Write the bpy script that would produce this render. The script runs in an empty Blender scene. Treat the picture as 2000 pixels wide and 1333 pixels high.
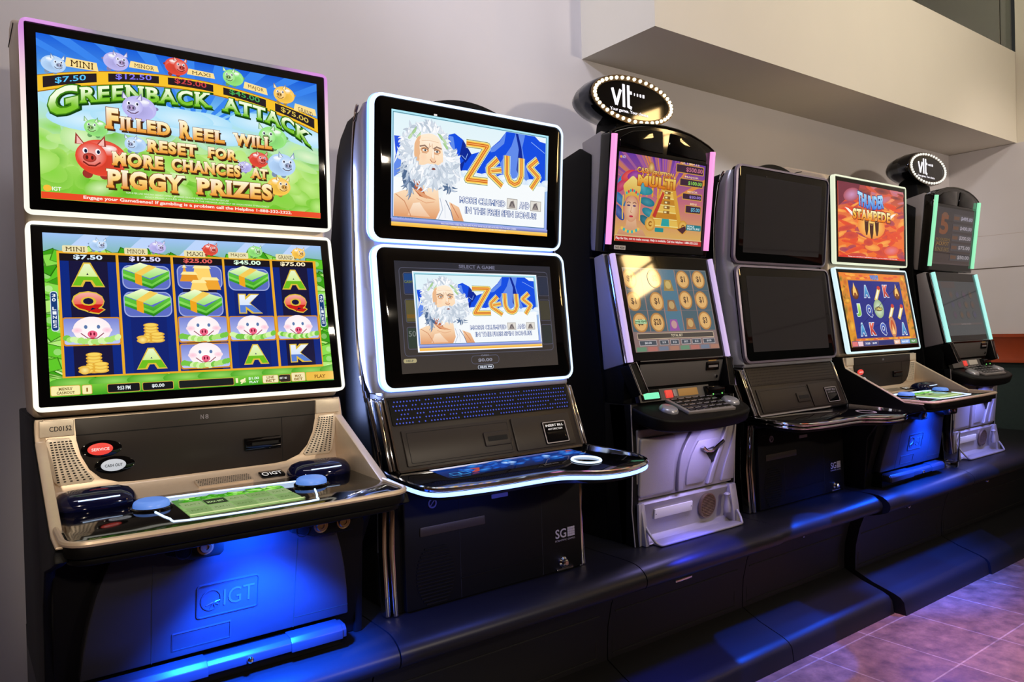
import bpy, bmesh, math, random
from mathutils import Vector, Matrix
from mathutils.geometry import tessellate_polygon
random.seed(7)
C = bpy.context.scene.collection
PI = math.pi
FLOOR = 1.2            # the camera stands 1.2 m above the floor; heights below are given from the lens and lifted by this

# ------------------------------------------------------------------ camera
def make_camera():
    yaw, pitch, roll = 6.40442334e-01, -1.25527747e-02, -2.55145267e-02
    cy, sy = math.cos(yaw), math.sin(yaw)
    f = Vector((sy*math.cos(pitch), cy*math.cos(pitch), math.sin(pitch)))
    r0 = Vector((cy, -sy, 0)); u0 = r0.cross(f)
    r = r0*math.cos(roll) + u0*math.sin(roll)
    u = -r0*math.sin(roll) + u0*math.cos(roll)
    cd = bpy.data.cameras.new('camera'); co = bpy.data.objects.new('camera', cd); C.objects.link(co)
    m = Matrix((r, u, -f)).transposed().to_4x4()
    co.matrix_world = Matrix.Translation((0, 0, FLOOR)) @ m
    cd.sensor_width = 36.0; cd.lens = 36.0*1467/2000
    cd.clip_start = .05
    bpy.context.scene.camera = co
make_camera()

# ------------------------------------------------------------------ view, world, room lamps and added fills
S = bpy.context.scene
S.view_settings.view_transform = 'Standard'; S.view_settings.look = 'None'
S.view_settings.exposure = 0.0; S.view_settings.gamma = 1.0; S.view_settings.use_curve_mapping = False
S.cycles.use_denoising = True
S.cycles.max_bounces = 8; S.cycles.sample_clamp_indirect = 4.0
W = bpy.data.worlds.new('room_dim'); S.world = W; W.use_nodes = True
W.node_tree.nodes['Background'].inputs[0].default_value = (.9, .85, .8, 1)
W.node_tree.nodes['Background'].inputs[1].default_value = .03

def lamp(name, kind, loc, target, power, color, size=.3, size_y=None, spread=None, angle=None, blend=.3):
    l = bpy.data.lights.new(name, kind); l.energy = power; l.color = color
    if kind == 'AREA':
        l.size = size
        if size_y: l.shape = 'RECTANGLE'; l.size_y = size_y
        if spread: l.spread = spread
    elif kind == 'SPOT':
        l.spot_size = angle; l.spot_blend = blend; l.shadow_soft_size = size
    else: l.shadow_soft_size = size
    o = bpy.data.objects.new(name, l); C.objects.link(o)
    o.location = Vector(loc) + Vector((0, 0, FLOOR))
    d = Vector(target) - Vector(loc)
    o.rotation_euler = d.to_track_quat('-Z', 'Y').to_euler()
    return o
# warm house lighting from the front, added fills for the walls, violet and blue gaming-floor light
lamp('front_lamp_warm', 'AREA', (2.80, -2.4, 1.08), (2.5, 2.3, .5), 55, (1, .85, .66), .16)
lamp('left_spot_warm', 'SPOT', (-.6, -1.4, .95), (.75, 1.7, -.3), 150, (1, .82, .62), .06, angle=.46, blend=.5)
lamp('fascia_fill', 'AREA', (3.9, -.3, 3.1), (3.9, 1.94, 1.35), 12, (1, .94, .82), 1.6, .4, 1.5)  # unseen fill added to brighten the fascia without hitting the machines
lamp('wall_fill_left', 'AREA', (.2, .3, 3.1), (1.1, 2.3, 1.0), 10.5, (.93, .9, 1), 1.8, .4, 1.3)  # unseen fill added for the upper left wall
lamp('end_face_fill_cool', 'SPOT', (-1.2, .7, 2.3), (2.155, 2.2, 1.35), 270, (.86, .86, 1), .15, angle=.5, blend=.8)  # narrow unseen fill added to lift the soffit's end face
lamp('end_wall_fill', 'SPOT', (3.6, -.7, 2.1), (5.5, 2.05, .35), 165, (1, .85, .72), .12, angle=.62, blend=.7)  # unseen fill added to brighten the right wall under the soffit
lamp('violet_floor_lamp', 'AREA', (2.95, .85, 1.3), (3.0, 1.05, -1.2), 7.2, (.82, .46, 1), .3, spread=.85)

# ------------------------------------------------------------------ materials
def lin(c):
    return tuple(((v/255)/12.92 if v/255 <= .04045 else ((v/255+.055)/1.055)**2.4) for v in c[:3])
def mat(name, rgb, rough=.5, metal=0., emit=None, es=0., noise=0., nscale=40., bump=0., spec=.5, coat=0.):
    m = bpy.data.materials.new(name); m.use_nodes = True
    nt = m.node_tree; b = nt.nodes['Principled BSDF']
    col = (*lin(rgb), 1)
    b.inputs['Base Color'].default_value = col
    b.inputs['Roughness'].default_value = rough; b.inputs['Metallic'].default_value = metal
    b.inputs['Specular IOR Level'].default_value = spec
    b.inputs['Coat Weight'].default_value = coat
    if noise or bump:
        tc = nt.nodes.new('ShaderNodeTexCoord'); n = nt.nodes.new('ShaderNodeTexNoise')
        n.inputs['Scale'].default_value = nscale; n.inputs['Detail'].default_value = 3
        nt.links.new(tc.outputs['Object'], n.inputs['Vector'])
        if noise:
            mr = nt.nodes.new('ShaderNodeMapRange'); mr.inputs['To Min'].default_value = 1-noise; mr.inputs['To Max'].default_value = 1+noise
            mx = nt.nodes.new('ShaderNodeMix'); mx.data_type = 'RGBA'; mx.blend_type = 'MULTIPLY'; mx.inputs['Factor'].default_value = 1
            nt.links.new(n.outputs['Fac'], mr.inputs['Value']); mx.inputs[6].default_value = col
            nt.links.new(mr.outputs[0], mx.inputs[7]); nt.links.new(mx.outputs[2], b.inputs['Base Color'])
        if bump:
            bp = nt.nodes.new('ShaderNodeBump'); bp.inputs['Strength'].default_value = bump; bp.inputs['Distance'].default_value = .002
            nt.links.new(n.outputs['Fac'], bp.inputs['Height']); nt.links.new(bp.outputs[0], b.inputs['Normal'])
    if emit:
        b.inputs['Emission Color'].default_value = (*lin(emit), 1); b.inputs['Emission Strength'].default_value = es
    return m
def screen_mat(name, es=1.0, rough=.05, spec=.5):
    m = bpy.data.materials.new(name); m.use_nodes = True
    nt = m.node_tree; b = nt.nodes['Principled BSDF']
    b.inputs['Base Color'].default_value = (.004, .004, .005, 1); b.inputs['Roughness'].default_value = rough
    b.inputs['Specular IOR Level'].default_value = spec
    a = nt.nodes.new('ShaderNodeAttribute'); a.attribute_name = 'Col'
    nt.links.new(a.outputs['Color'], b.inputs['Emission Color']); b.inputs['Emission Strength'].default_value = es
    m.cycles.emission_sampling = 'NONE'
    return m
BLACK = mat('black_plastic', (9, 9, 10), .5, noise=.1, spec=.16)
BLACKG = mat('black_gloss', (9, 9, 11), .07)
PALM = mat('palm_rest_gloss', (10, 14, 52), .06)
GLASS_BLACK = mat('display_glass', (7, 7, 8), .04, spec=.4)
DARK = mat('dark_seam', (5, 5, 5), .8)
PANEL = mat('charcoal_panel', (44, 38, 35), .42, noise=.05, nscale=200, spec=.35)
SILVER = mat('champagne_metal', (220, 200, 176), .36, .3, noise=.05, nscale=120)
SILVER_L = mat('brushed_plate', (250, 236, 214), .4, .2, noise=.05, nscale=160)
BLACKCHROME = mat('black_chrome', (74, 76, 82), .08, 1.)
BRONZE = mat('sign_rim_bronze', (96, 78, 58), .3, .7)
SILVER_B = mat('satin_silver', (176, 178, 190), .3, .4, noise=.04, nscale=300)
CHROME = mat('chrome', (225, 225, 228), .07, 1.)
STEEL = mat('brushed_silver', (160, 155, 158), .36, .25, bump=.4, nscale=700)
GREYP = mat('speckled_grey', (96, 94, 94), .5, .2, noise=.3, nscale=900)
DOORP = mat('door_plastic', (36, 36, 44), .4, noise=.05, spec=.35)
BENCH = mat('bench_laminate', (25, 25, 28), .36, noise=.12, bump=.05, nscale=260, spec=.25)
WHITEP = mat('white_plate', (214, 210, 204), .5)
INK = mat('print_black', (20, 18, 18), .7)
INKW = mat('print_white_glow', (225, 225, 225), .6, emit=(235, 235, 235), es=.55)  # print given its own glow so the lettering shows brighter
INKG = mat('print_grey', (150, 146, 158), .6)
def glow(name, rgb, es): return mat(name, tuple(v*.6 for v in rgb), .4, emit=rgb, es=es)
GL_WARM = glow('light_warm_white', (255, 252, 236), 1.05)
GL_PINKV = glow('light_orchid', (206, 140, 214), .95)
GL_ICE = glow('light_ice_white', (206, 226, 255), 1.35)
GL_COOL = glow('light_cool_white', (214, 240, 246), 1.0)
GL_LIME = glow('light_pale_green', (226, 234, 206), .95)
GL_PINK = glow('light_pink', (255, 158, 224), .95)
GL_LILAC = glow('light_lilac', (214, 190, 240), .8)
GL_GREEN = glow('light_green', (150, 240, 190), .9)
GL_AQUA = glow('light_aqua', (168, 240, 232), .95)
GL_BLUE = glow('light_blue', (90, 130, 255), 5)
GL_DECK = glow('light_deck_blue', (150, 184, 255), 2.2)
GL_DOT = glow('light_blue_dot', (64, 92, 235), .55)
GL_NEON = glow('neon_line', (200, 222, 255), 1.5)
GL_BULB = glow('bulb_glow', (255, 244, 205), 2.2)
GL_RED = glow('button_red', (240, 70, 60), .8)
GL_WHITE = glow('button_white', (220, 226, 236), .6)
GL_MINT = glow('bill_light', (120, 240, 190), .9)
GL_AMBER = glow('amber_readout', (176, 128, 66), .5)
BUTTON_BLUE = mat('button_frosted_blue', (120, 160, 235), .35, emit=(70, 130, 235), es=.55)
DOORL = mat('door_plastic_raised', (52, 52, 62), .36)
LOCKM = mat('lock_brass', (168, 140, 108), .25, .9)
BRASSY = mat('grille_metal', (150, 128, 112), .3, .8)
GL_SIGN = glow('sign_white', (250, 246, 255), 1.3)
FRAME_OFF = mat('unlit_frame', (150, 140, 160), .35, .3)
SCREEN = screen_mat('screen_picture', 1.0)
SCREEN_DIM = screen_mat('screen_dim', .8)
SCREEN_SOFT = screen_mat('screen_soft', .8)

def orchid_frame():
    m = mat('light_frame_colour_cycle', (70, 66, 70), .4, emit=(255, 252, 236), es=1.05); nt = m.node_tree; b = nt.nodes['Principled BSDF']
    tc = nt.nodes.new('ShaderNodeTexCoord'); sx = nt.nodes.new('ShaderNodeSeparateXYZ'); nt.links.new(tc.outputs['Object'], sx.inputs[0])
    r = nt.nodes.new('ShaderNodeValToRGB'); mr = nt.nodes.new('ShaderNodeMapRange')
    mr.inputs['From Min'].default_value = 1.12; mr.inputs['From Max'].default_value = 1.385
    nt.links.new(sx.outputs['Z'], mr.inputs['Value']); nt.links.new(mr.outputs[0], r.inputs[0])
    e = r.color_ramp.elements; e[0].position = .0; e[0].color = (*lin((255, 252, 236)), 1); e[1].position = .9; e[1].color = (*lin((206, 134, 214)), 1)
    k = e.new(.5); k.color = (*lin((240, 214, 214)), 1)
    ab = nt.nodes.new('ShaderNodeMath'); ab.operation = 'ABSOLUTE'; nt.links.new(sx.outputs['X'], ab.inputs[0])
    m2 = nt.nodes.new('ShaderNodeMapRange'); m2.inputs['From Min'].default_value = .18; m2.inputs['From Max'].default_value = .27; nt.links.new(ab.outputs[0], m2.inputs['Value'])
    gt = nt.nodes.new('ShaderNodeMath'); gt.operation = 'LESS_THAN'; gt.inputs[1].default_value = 1.35; nt.links.new(sx.outputs['Z'], gt.inputs[0])
    mxm = nt.nodes.new('ShaderNodeMath'); mxm.operation = 'MAXIMUM'; nt.links.new(m2.outputs[0], mxm.inputs[0]); nt.links.new(gt.outputs[0], mxm.inputs[1])
    mix = nt.nodes.new('ShaderNodeMix'); mix.data_type = 'RGBA'; mix.inputs[6].default_value = (*lin((128, 124, 134)), 1)
    nt.links.new(mxm.outputs[0], mix.inputs[0]); nt.links.new(r.outputs[0], mix.inputs[7]); nt.links.new(mix.outputs[2], b.inputs['Emission Color'])
    return m
GL_CYCLE = orchid_frame()

# ------------------------------------------------------------------ mesh toolkit
class MB:
    """collects shapes for ONE mesh object; several material slots allowed"""
    def __init__(s): s.v, s.f, s.m = [], [], []
    def raw(s, vs, fs, mi=0):
        o = len(s.v); s.v += [tuple(v) for v in vs]
        for f in fs: s.f.append(tuple(i+o for i in f)); s.m.append(mi)
        return s
    def bm(s, bm, mi=0):
        bm.verts.index_update(); s.raw([v.co.copy() for v in bm.verts], [[v.index for v in f.verts] for f in bm.faces], mi); bm.free(); return s
    def prism(s, poly, axis, a, b, mi=0, bev=0., seg=2):
        """poly: 2-D outline; axis 'x': points are (y,z); 'y': (x,z); 'z': (x,y)"""
        mk = {'x': lambda p, t: (t, p[0], p[1]), 'y': lambda p, t: (p[0], t, p[1]), 'z': lambda p, t: (p[0], p[1], t)}[axis]
        bm = bmesh.new(); n = len(poly)
        A = [bm.verts.new(mk(p, a)) for p in poly]; B = [bm.verts.new(mk(p, b)) for p in poly]
        fa = bm.faces.new(A); fb = bm.faces.new(B[::-1])
        for i in range(n): bm.faces.new((A[(i+1) % n], A[i], B[i], B[(i+1) % n]))
        bmesh.ops.recalc_face_normals(bm, faces=bm.faces)
        if bev:
            es = [e for e in bm.edges if e.is_manifold and e.calc_face_angle(0) > .5]
            bmesh.ops.bevel(bm, geom=es, offset=bev, segments=seg, profile=.5, affect='EDGES', clamp_overlap=True)
        big = [f for f in bm.faces if len(f.verts) > 4]
        if big: bmesh.ops.triangulate(bm, faces=big)
        return s.bm(bm, mi)
    def box(s, x0, x1, y0, y1, z0, z1, mi=0, bev=0., seg=2):
        return s.prism([(y0, z0), (y1, z0), (y1, z1), (y0, z1)], 'x', x0, x1, mi, bev, seg)
    def panel(s, out, fr, front=0., thick=.01, mi=0, bev=0., seg=2):
        """outline (a,b) in frame fr, front face at +front along the normal, going back by thick"""
        bm = bmesh.new(); n = len(out)
        A = [bm.verts.new(fr.p(a, b, front)) for a, b in out]; B = [bm.verts.new(fr.p(a, b, front-thick)) for a, b in out]
        bm.faces.new(A); bm.faces.new(B[::-1])
        for i in range(n): bm.faces.new((A[(i+1) % n], A[i], B[i], B[(i+1) % n]))
        bmesh.ops.recalc_face_normals(bm, faces=bm.faces)
        if bev:
            es = [e for e in bm.edges if e.is_manifold and e.calc_face_angle(0) > .6]
            bmesh.ops.bevel(bm, geom=es, offset=bev, segments=seg, profile=.5, affect='EDGES', clamp_overlap=True)
        big = [f for f in bm.faces if len(f.verts) > 4]
        if big: bmesh.ops.triangulate(bm, faces=big)
        return s.bm(bm, mi)
    def ring(s, out, inn, fr, front=0., thick=.01, mi=0, lip=0., mfun=None):
        n = len(out); vs = []
        for k, (o, h) in enumerate(((out, front-lip), (out, front-thick), (inn, front-thick), (inn, front))):
            vs += [fr.p(a, b, h) for a, b in o]
        for i in range(n):
            j = (i+1) % n; m = mfun(*out[i]) if mfun else mi
            s.raw([vs[k*n+q] for k in range(4) for q in (i, j)], [(0, 1, 3, 2), (2, 3, 5, 4), (4, 5, 7, 6), (6, 7, 1, 0)], m)
        return s
    def tube(s, path, r, n=8, mi=0, closed=False, caps=True):
        P = [Vector(p) for p in path]; m = len(P); rings = []
        up = Vector((0, 0, 1))
        for i, p in enumerate(P):
            t = (P[(i+1) % m]-P[i-1]) if closed else (P[min(i+1, m-1)]-P[max(i-1, 0)])
            t.normalize(); ref = up if abs(t.dot(up)) < .95 else Vector((1, 0, 0))
            a = t.cross(ref).normalized(); b = a.cross(t).normalized()
            rr = r[i] if isinstance(r, (list, tuple)) else r
            rings.append([p+a*rr*math.cos(2*PI*k/n)+b*rr*math.sin(2*PI*k/n) for k in range(n)])
        fs = []
        for i in range(m if closed else m-1):
            j = (i+1) % m
            for k in range(n): fs.append((i*n+k, i*n+(k+1) % n, j*n+(k+1) % n, j*n+k))
        if caps and not closed: fs += [tuple(range(n))[::-1], tuple((m-1)*n+k for k in range(n))]
        return s.raw([v for r_ in rings for v in r_], fs, mi)
    def lathe(s, prof, c, ax=(0, 0, 1), n=24, mi=0, sx=1., sy=1., ex=None):
        """prof: (radius, height) along axis ax from point c; sx, sy stretch it to an ellipse"""
        ax = Vector(ax).normalized(); e1 = Vector(ex) if ex else ax.orthogonal().normalized(); e2 = ax.cross(e1)
        vs = []; fs = []; c = Vector(c)
        for r, h in prof:
            for k in range(n):
                t = 2*PI*k/n; vs.append(c+ax*h+e1*r*sx*math.cos(t)+e2*r*sy*math.sin(t))
        for i in range(len(prof)-1):
            for k in range(n): fs.append((i*n+k, i*n+(k+1) % n, (i+1)*n+(k+1) % n, (i+1)*n+k))
        fs.append(tuple(range(n))[::-1]); fs.append(tuple((len(prof)-1)*n+k for k in range(n)))
        return s.raw(vs, fs, mi)
    def text(s, st, x0, b0, x1, b1, fr, h=.0006, mi=0, bold=0., serif=False, mirror=False):
        tr = fit_text(st, x0, b0, x1, b1, bold, serif)
        vs = [fr.p(x, y, h) for t in tr for x, y in t]
        return s.raw(vs, [(3*i, 3*i+1, 3*i+2) for i in range(len(tr))], mi)
    def build(s, name, mats, parent=None, org=(0, 0, 0), smooth=True):
        me = bpy.data.meshes.new(name); o3 = Vector(org)
        me.from_pydata([tuple(Vector(v)-o3) for v in s.v], [], s.f)
        for m in (mats if isinstance(mats, (list, tuple)) else [mats]): me.materials.append(m)
        me.polygons.foreach_set('material_index', s.m)
        bm = bmesh.new(); bm.from_mesh(me)
        bmesh.ops.remove_doubles(bm, verts=bm.verts, dist=1e-6)
        bmesh.ops.recalc_face_normals(bm, faces=bm.faces)
        if smooth:
            for f in bm.faces: f.smooth = True
            for e in bm.edges:
                if not e.is_manifold or e.calc_face_angle(0) > .61: e.smooth = False
        bm.to_mesh(me); bm.free()
        ob = bpy.data.objects.new(name, me); C.objects.link(ob)
        if parent: ob.parent = parent
        return ob

class Fr:
    """a flat working frame: eu runs along +x, ev up the face, n towards the viewer"""
    def __init__(s, O, ev, eu=(1, 0, 0)):
        s.O = Vector(O); s.eu = Vector(eu).normalized(); s.ev = Vector(ev).normalized(); s.n = s.eu.cross(s.ev)
    @classmethod
    def yz(cls, bot, top):   # through two (y,z) points; b counts from bot
        return cls((0, bot[0], bot[1]), (0, top[0]-bot[0], top[1]-bot[1]))
    def p(s, a, b, h=0.): return s.O+s.eu*a+s.ev*b+s.n*h
    def bz(s, z): return (z-s.O.z)/s.ev.z
    def by(s, y): return (y-s.O.y)/s.ev.y
def rr(x0, y0, x1, y1, r, seg=5):
    out = []
    for cx, cy, a0 in ((x1-r, y1-r, 0), (x0+r, y1-r, 90), (x0+r, y0+r, 180), (x1-r, y0+r, 270)):
        for k in range(seg+1):
            a = math.radians(a0+90*k/seg); out.append((cx+r*math.cos(a), cy+r*math.sin(a)))
    return out
def ell(cx, cy, a, b, n=32): return [(cx+a*math.cos(2*PI*k/n), cy+b*math.sin(2*PI*k/n)) for k in range(n)]
def smoothpath(pts, n=4, closed=False):
    out = []; m = len(pts)
    for i in range(m if closed else m-1):
        p = [pts[(i+k) % m] if closed else pts[min(max(i+k, 0), m-1)] for k in (-1, 0, 1, 2)]
        for q in range(n):
            t = q/n
            out.append(tuple(.5*((2*p[1][d])+(-p[0][d]+p[2][d])*t+(2*p[0][d]-5*p[1][d]+4*p[2][d]-p[3][d])*t*t+(-p[0][d]+3*p[1][d]-3*p[2][d]+p[3][d])*t**3) for d in range(len(pts[0]))))
    if not closed: out.append(tuple(pts[-1]))
    return out

# ------------------------------------------------------------------ lettering (built-in font turned into triangles)
_tc = {}
def glyphs(st, bold=0., serif=False):
    key = (st, bold, serif)
    if key in _tc: return _tc[key]
    cu = bpy.data.curves.new('lettering', 'FONT'); cu.body = st; cu.size = 1; cu.offset = bold; cu.resolution_u = 3; cu.space_character = 1.14 if serif else 1.0
    ob = bpy.data.objects.new('lettering', cu); C.objects.link(ob)
    dg = bpy.context.evaluated_depsgraph_get(); me = bpy.data.meshes.new_from_object(ob.evaluated_get(dg))
    me.calc_loop_triangles(); V = [v.co for v in me.vertices]
    tr = [tuple((V[i].x, V[i].y) for i in t.vertices) for t in me.loop_triangles]
    if serif and V:
        cnt = {}
        for p in me.polygons:
            for k in p.edge_keys: cnt[k] = cnt.get(k, 0)+1
        cap = max(v.y for v in V); lo = min(v.y for v in V); h = .10; e = .05
        for (i, j), n in cnt.items():
            a, b = V[i], V[j]
            if n == 1 and abs(a.y-b.y) < .004 and .05 < abs(a.x-b.x) < .4:
                x0, x1 = min(a.x, b.x)-e, max(a.x, b.x)+e
                for base, d in ((lo, 1), (cap, -1)):
                    if abs(a.y-base) < .03:
                        q = [(x0, a.y), (x1, a.y), (x1, a.y+d*h), (x0, a.y+d*h)]
                        tr += [(q[0], q[1], q[2]), (q[0], q[2], q[3])]
    bpy.data.objects.remove(ob); bpy.data.curves.remove(cu); bpy.data.meshes.remove(me)
    _tc[key] = tr; return tr
def fit_text(st, x0, y0, x1, y1, bold=0., serif=False):
    tr = glyphs(st, bold, serif)
    if not tr: return []
    xs = [p[0] for t in tr for p in t]; ys = [p[1] for t in tr for p in t]
    a, b, c, d = min(xs), max(xs), min(ys), max(ys)
    return [tuple((x0+(p[0]-a)/(b-a)*(x1-x0), y0+(p[1]-c)/max(1e-6, d-c)*(y1-y0)) for p in t) for t in tr]

class Canvas:
    """a flat screen picture: coloured shapes stacked in thin layers, ONE mesh with a colour attribute"""
    def __init__(s, W, H): s.W, s.H, s.v, s.c, s.f, s.L = W, H, [], [], [], 0
    def tris(s, T, col, layer=True):
        if layer: s.L += 1
        for t in T:
            for q in s.clip(t):
                o = len(s.v)
                for x, y in q:
                    s.v.append((x, y, s.L)); s.c.append(col(x, y) if callable(col) else col)
                s.f.append((o, o+1, o+2))
        return s
    def clip(s, t):
        if all(0 <= x <= s.W and 0 <= y <= s.H for x, y in t): return [t]
        p = list(t)
        for ax, lim, sg in ((0, 0, 1), (0, s.W, -1), (1, 0, 1), (1, s.H, -1)):
            out = []
            for i in range(len(p)):
                a, b = p[i], p[(i+1) % len(p)]; da, db = sg*(a[ax]-lim), sg*(b[ax]-lim)
                if da >= 0: out.append(a)
                if da*db < 0: q = da/(da-db); out.append((a[0]+(b[0]-a[0])*q, a[1]+(b[1]-a[1])*q))
            p = out
            if len(p) < 3: return []
        return [(p[0], p[i], p[i+1]) for i in range(1, len(p)-1)]
    def poly(s, pts, col, layer=True):
        P = [Vector((x, y, 0)) for x, y in pts]
        return s.tris([tuple(pts[i] for i in t) for t in tessellate_polygon([P])], col, layer)
    def rect(s, x0, y0, x1, y1, col, layer=True, nx=1, ny=1):
        T = []
        for i in range(nx):
            for j in range(ny):
                a, b = x0+(x1-x0)*i/nx, x0+(x1-x0)*(i+1)/nx; c, d = y0+(y1-y0)*j/ny, y0+(y1-y0)*(j+1)/ny
                T += [((a, c), (b, c), (b, d)), ((a, c), (b, d), (a, d))]
        return s.tris(T, col, layer)
    def ell(s, cx, cy, a, b, col, n=28, rot=0., layer=True, edge=None):
        if layer: s.L += 1
        ce = col(cx, cy) if callable(col) else col; pts = []
        cr, sr = math.cos(rot), math.sin(rot)
        for k in range(n):
            t = 2*PI*k/n; x, y = a*math.cos(t), b*math.sin(t); pts.append((cx+x*cr-y*sr, cy+x*sr+y*cr))
        for k in range(n):
            p, q = pts[k], pts[(k+1) % n]; t = ((cx, cy), p, q)
            for u in s.clip(t):
                o = len(s.v)
                for x, y in u:
                    s.v.append((x, y, s.L))
                    if callable(col): s.c.append(col(x, y))
                    elif edge: d = math.hypot(((x-cx)*cr+(y-cy)*sr)/a, ((y-cy)*cr-(x-cx)*sr)/b); s.c.append(mixc(ce, edge, d))
                    else: s.c.append(col)
                s.f.append((o, o+1, o+2))
        return s
    def line(s, pts, w, col, layer=True, closed=False):
        T = []; m = len(pts)
        for i in range(m if closed else m-1):
            (x0, y0), (x1, y1) = pts[i], pts[(i+1) % m]; d = math.hypot(x1-x0, y1-y0) or 1
            nx, ny = -(y1-y0)/d*w/2, (x1-x0)/d*w/2
            T += [((x0+nx, y0+ny), (x0-nx, y0-ny), (x1-nx, y1-ny)), ((x0+nx, y0+ny), (x1-nx, y1-ny), (x1+nx, y1+ny))]
            if i: T += [((x0+w/2*math.cos(k*PI/3), y0+w/2*math.sin(k*PI/3)), (x0+w/2*math.cos((k+1)*PI/3), y0+w/2*math.sin((k+1)*PI/3)), (x0, y0)) for k in range(6)]
        return s.tris(T, col, layer)
    def text(s, st, x0, y0, x1, y1, col, bold=0., serif=False, out=None, ow=.03, shadow=None, warp=None, sh=(6, -8)):
        w = warp or (lambda x, y: (x, y))
        def put(T, c): s.tris([tuple(w(*p) for p in t) for t in T], c)
        if shadow:
            T = fit_text(st, x0, y0, x1, y1, bold+ow, serif); put([tuple((p[0]+sh[0], p[1]+sh[1]) for p in t) for t in T], shadow)
        if out:
            g = ow*(y1-y0)*1.0
            put(fit_text(st, x0-g, y0-g, x1+g, y1+g, bold+ow, serif), out)
        put(fit_text(st, x0, y0, x1, y1, bold, serif), col); return s
    def build(s, name, fr, x0, b0, x1, b1, parent, org, m=None, eps=6e-5, h0=.0004):
        me = bpy.data.meshes.new(name); o3 = Vector(org); eps = min(eps, .0035/max(1, s.L))
        me.from_pydata([tuple(fr.p(x0+x/s.W*(x1-x0), b0+y/s.H*(b1-b0), h0+l*eps)-o3) for x, y, l in s.v], [], s.f)
        at = me.color_attributes.new('Col', 'FLOAT_COLOR', 'POINT')
        at.data.foreach_set('color', [q for c in s.c for q in (*lin(c), 1.)])
        me.materials.append(m or SCREEN)
        nn = fr.n
        for p in me.polygons: pass
        ob = bpy.data.objects.new(name, me); C.objects.link(ob); ob.parent = parent
        return ob
def mixc(a, b, t): t = max(0, min(1, t)); return tuple(a[i]+(b[i]-a[i])*t for i in range(3))
def vg(c0, c1, y0, y1): return lambda x, y: mixc(c0, c1, (y-y0)/(y1-y0))
def vg3(c0, c1, c2, y0, y1):
    return lambda x, y: mixc(c0, c1, 2*(y-y0)/(y1-y0)) if (y-y0)/(y1-y0) < .5 else mixc(c1, c2, 2*(y-y0)/(y1-y0)-1)

def thing(name, label, cat, loc, group=None):
    o = bpy.data.objects.new(name, None); C.objects.link(o); o.empty_display_size = .1
    o.location = (loc[0], loc[1], loc[2]+FLOOR); o['label'] = label; o['category'] = cat
    if group: o['group'] = group
    return o
def tag(o, label, cat, group=None):
    o['label'] = label; o['category'] = cat
    if group: o['group'] = group
    return o
def struct(o): o['kind'] = 'structure'; return o

# ------------------------------------------------------------------ the room
FO = (0, 0, -FLOOR)
YW, XR, ZS = 2.35, 5.55, 1.138
WALL = mat('wall_paint_beige', (217, 214, 218), .75, noise=.04, nscale=3, bump=.12)
FASCIA = mat('wall_paint_cream', (222, 216, 202), .75, noise=.03, nscale=3, bump=.1)
BROWN = mat('far_wall_brown', (120, 92, 72), .6, noise=.2, nscale=2)
WOOD = mat('red_wood_trim', (150, 62, 30), .35, noise=.3, nscale=9)
DADO = mat('dark_green_wainscot', (38, 56, 56), .7, noise=.2, nscale=60)
SKIRT = mat('dark_wood_skirting', (52, 30, 22), .4, noise=.3, nscale=12)
CEIL = mat('ceiling_white', (214, 208, 200), .8, noise=.02)

def tile_mat():
    m = bpy.data.materials.new('floor_tile'); m.use_nodes = True; nt = m.node_tree; b = nt.nodes['Principled BSDF']
    tc = nt.nodes.new('ShaderNodeTexCoord'); mp = nt.nodes.new('ShaderNodeMapping'); br = nt.nodes.new('ShaderNodeTexBrick')
    mp.inputs['Location'].default_value = (-2.4575+.3307*9, -1.503+.3307*9, 0)
    nt.links.new(tc.outputs['Object'], mp.inputs['Vector']); nt.links.new(mp.outputs[0], br.inputs['Vector'])
    br.offset = 0; br.squash = 1
    for k, v in (('Scale', 1), ('Mortar Size', .0035), ('Mortar Smooth', .3), ('Bias', 0), ('Brick Width', .3307), ('Row Height', .3307)): br.inputs[k].default_value = v
    br.inputs['Color1'].default_value = (*lin((150, 124, 106)), 1); br.inputs['Color2'].default_value = (*lin((134, 104, 90)), 1)
    br.inputs['Mortar'].default_value = (*lin((176, 158, 148)), 1)
    n = nt.nodes.new('ShaderNodeTexNoise'); n.inputs['Scale'].default_value = 14; n.inputs['Detail'].default_value = 9; n.inputs['Roughness'].default_value = .68
    nt.links.new(tc.outputs['Object'], n.inputs['Vector'])
    cr = nt.nodes.new('ShaderNodeValToRGB'); cr.color_ramp.elements[0].position = .32; cr.color_ramp.elements[1].position = .7
    cr.color_ramp.elements[0].color = (.36, .32, .31, 1); cr.color_ramp.elements[1].color = (1.25, 1.15, 1.05, 1)
    mx = nt.nodes.new('ShaderNodeMix'); mx.data_type = 'RGBA'; mx.blend_type = 'MULTIPLY'; mx.inputs['Factor'].default_value = 1
    nt.links.new(n.outputs['Fac'], cr.inputs[0]); nt.links.new(br.outputs['Color'], mx.inputs[6]); nt.links.new(cr.outputs[0], mx.inputs[7])
    nt.links.new(mx.outputs[2], b.inputs['Base Color']); b.inputs['Roughness'].default_value = .38
    bp = nt.nodes.new('ShaderNodeBump'); bp.inputs['Strength'].default_value = .35; bp.inputs['Distance'].default_value = .002
    iv = nt.nodes.new('ShaderNodeMath'); iv.operation = 'SUBTRACT'; iv.inputs[0].default_value = 1
    nt.links.new(br.outputs['Fac'], iv.inputs[1]); nt.links.new(iv.outputs[0], bp.inputs['Height']); nt.links.new(bp.outputs[0], b.inputs['Normal'])
    return m
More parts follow.
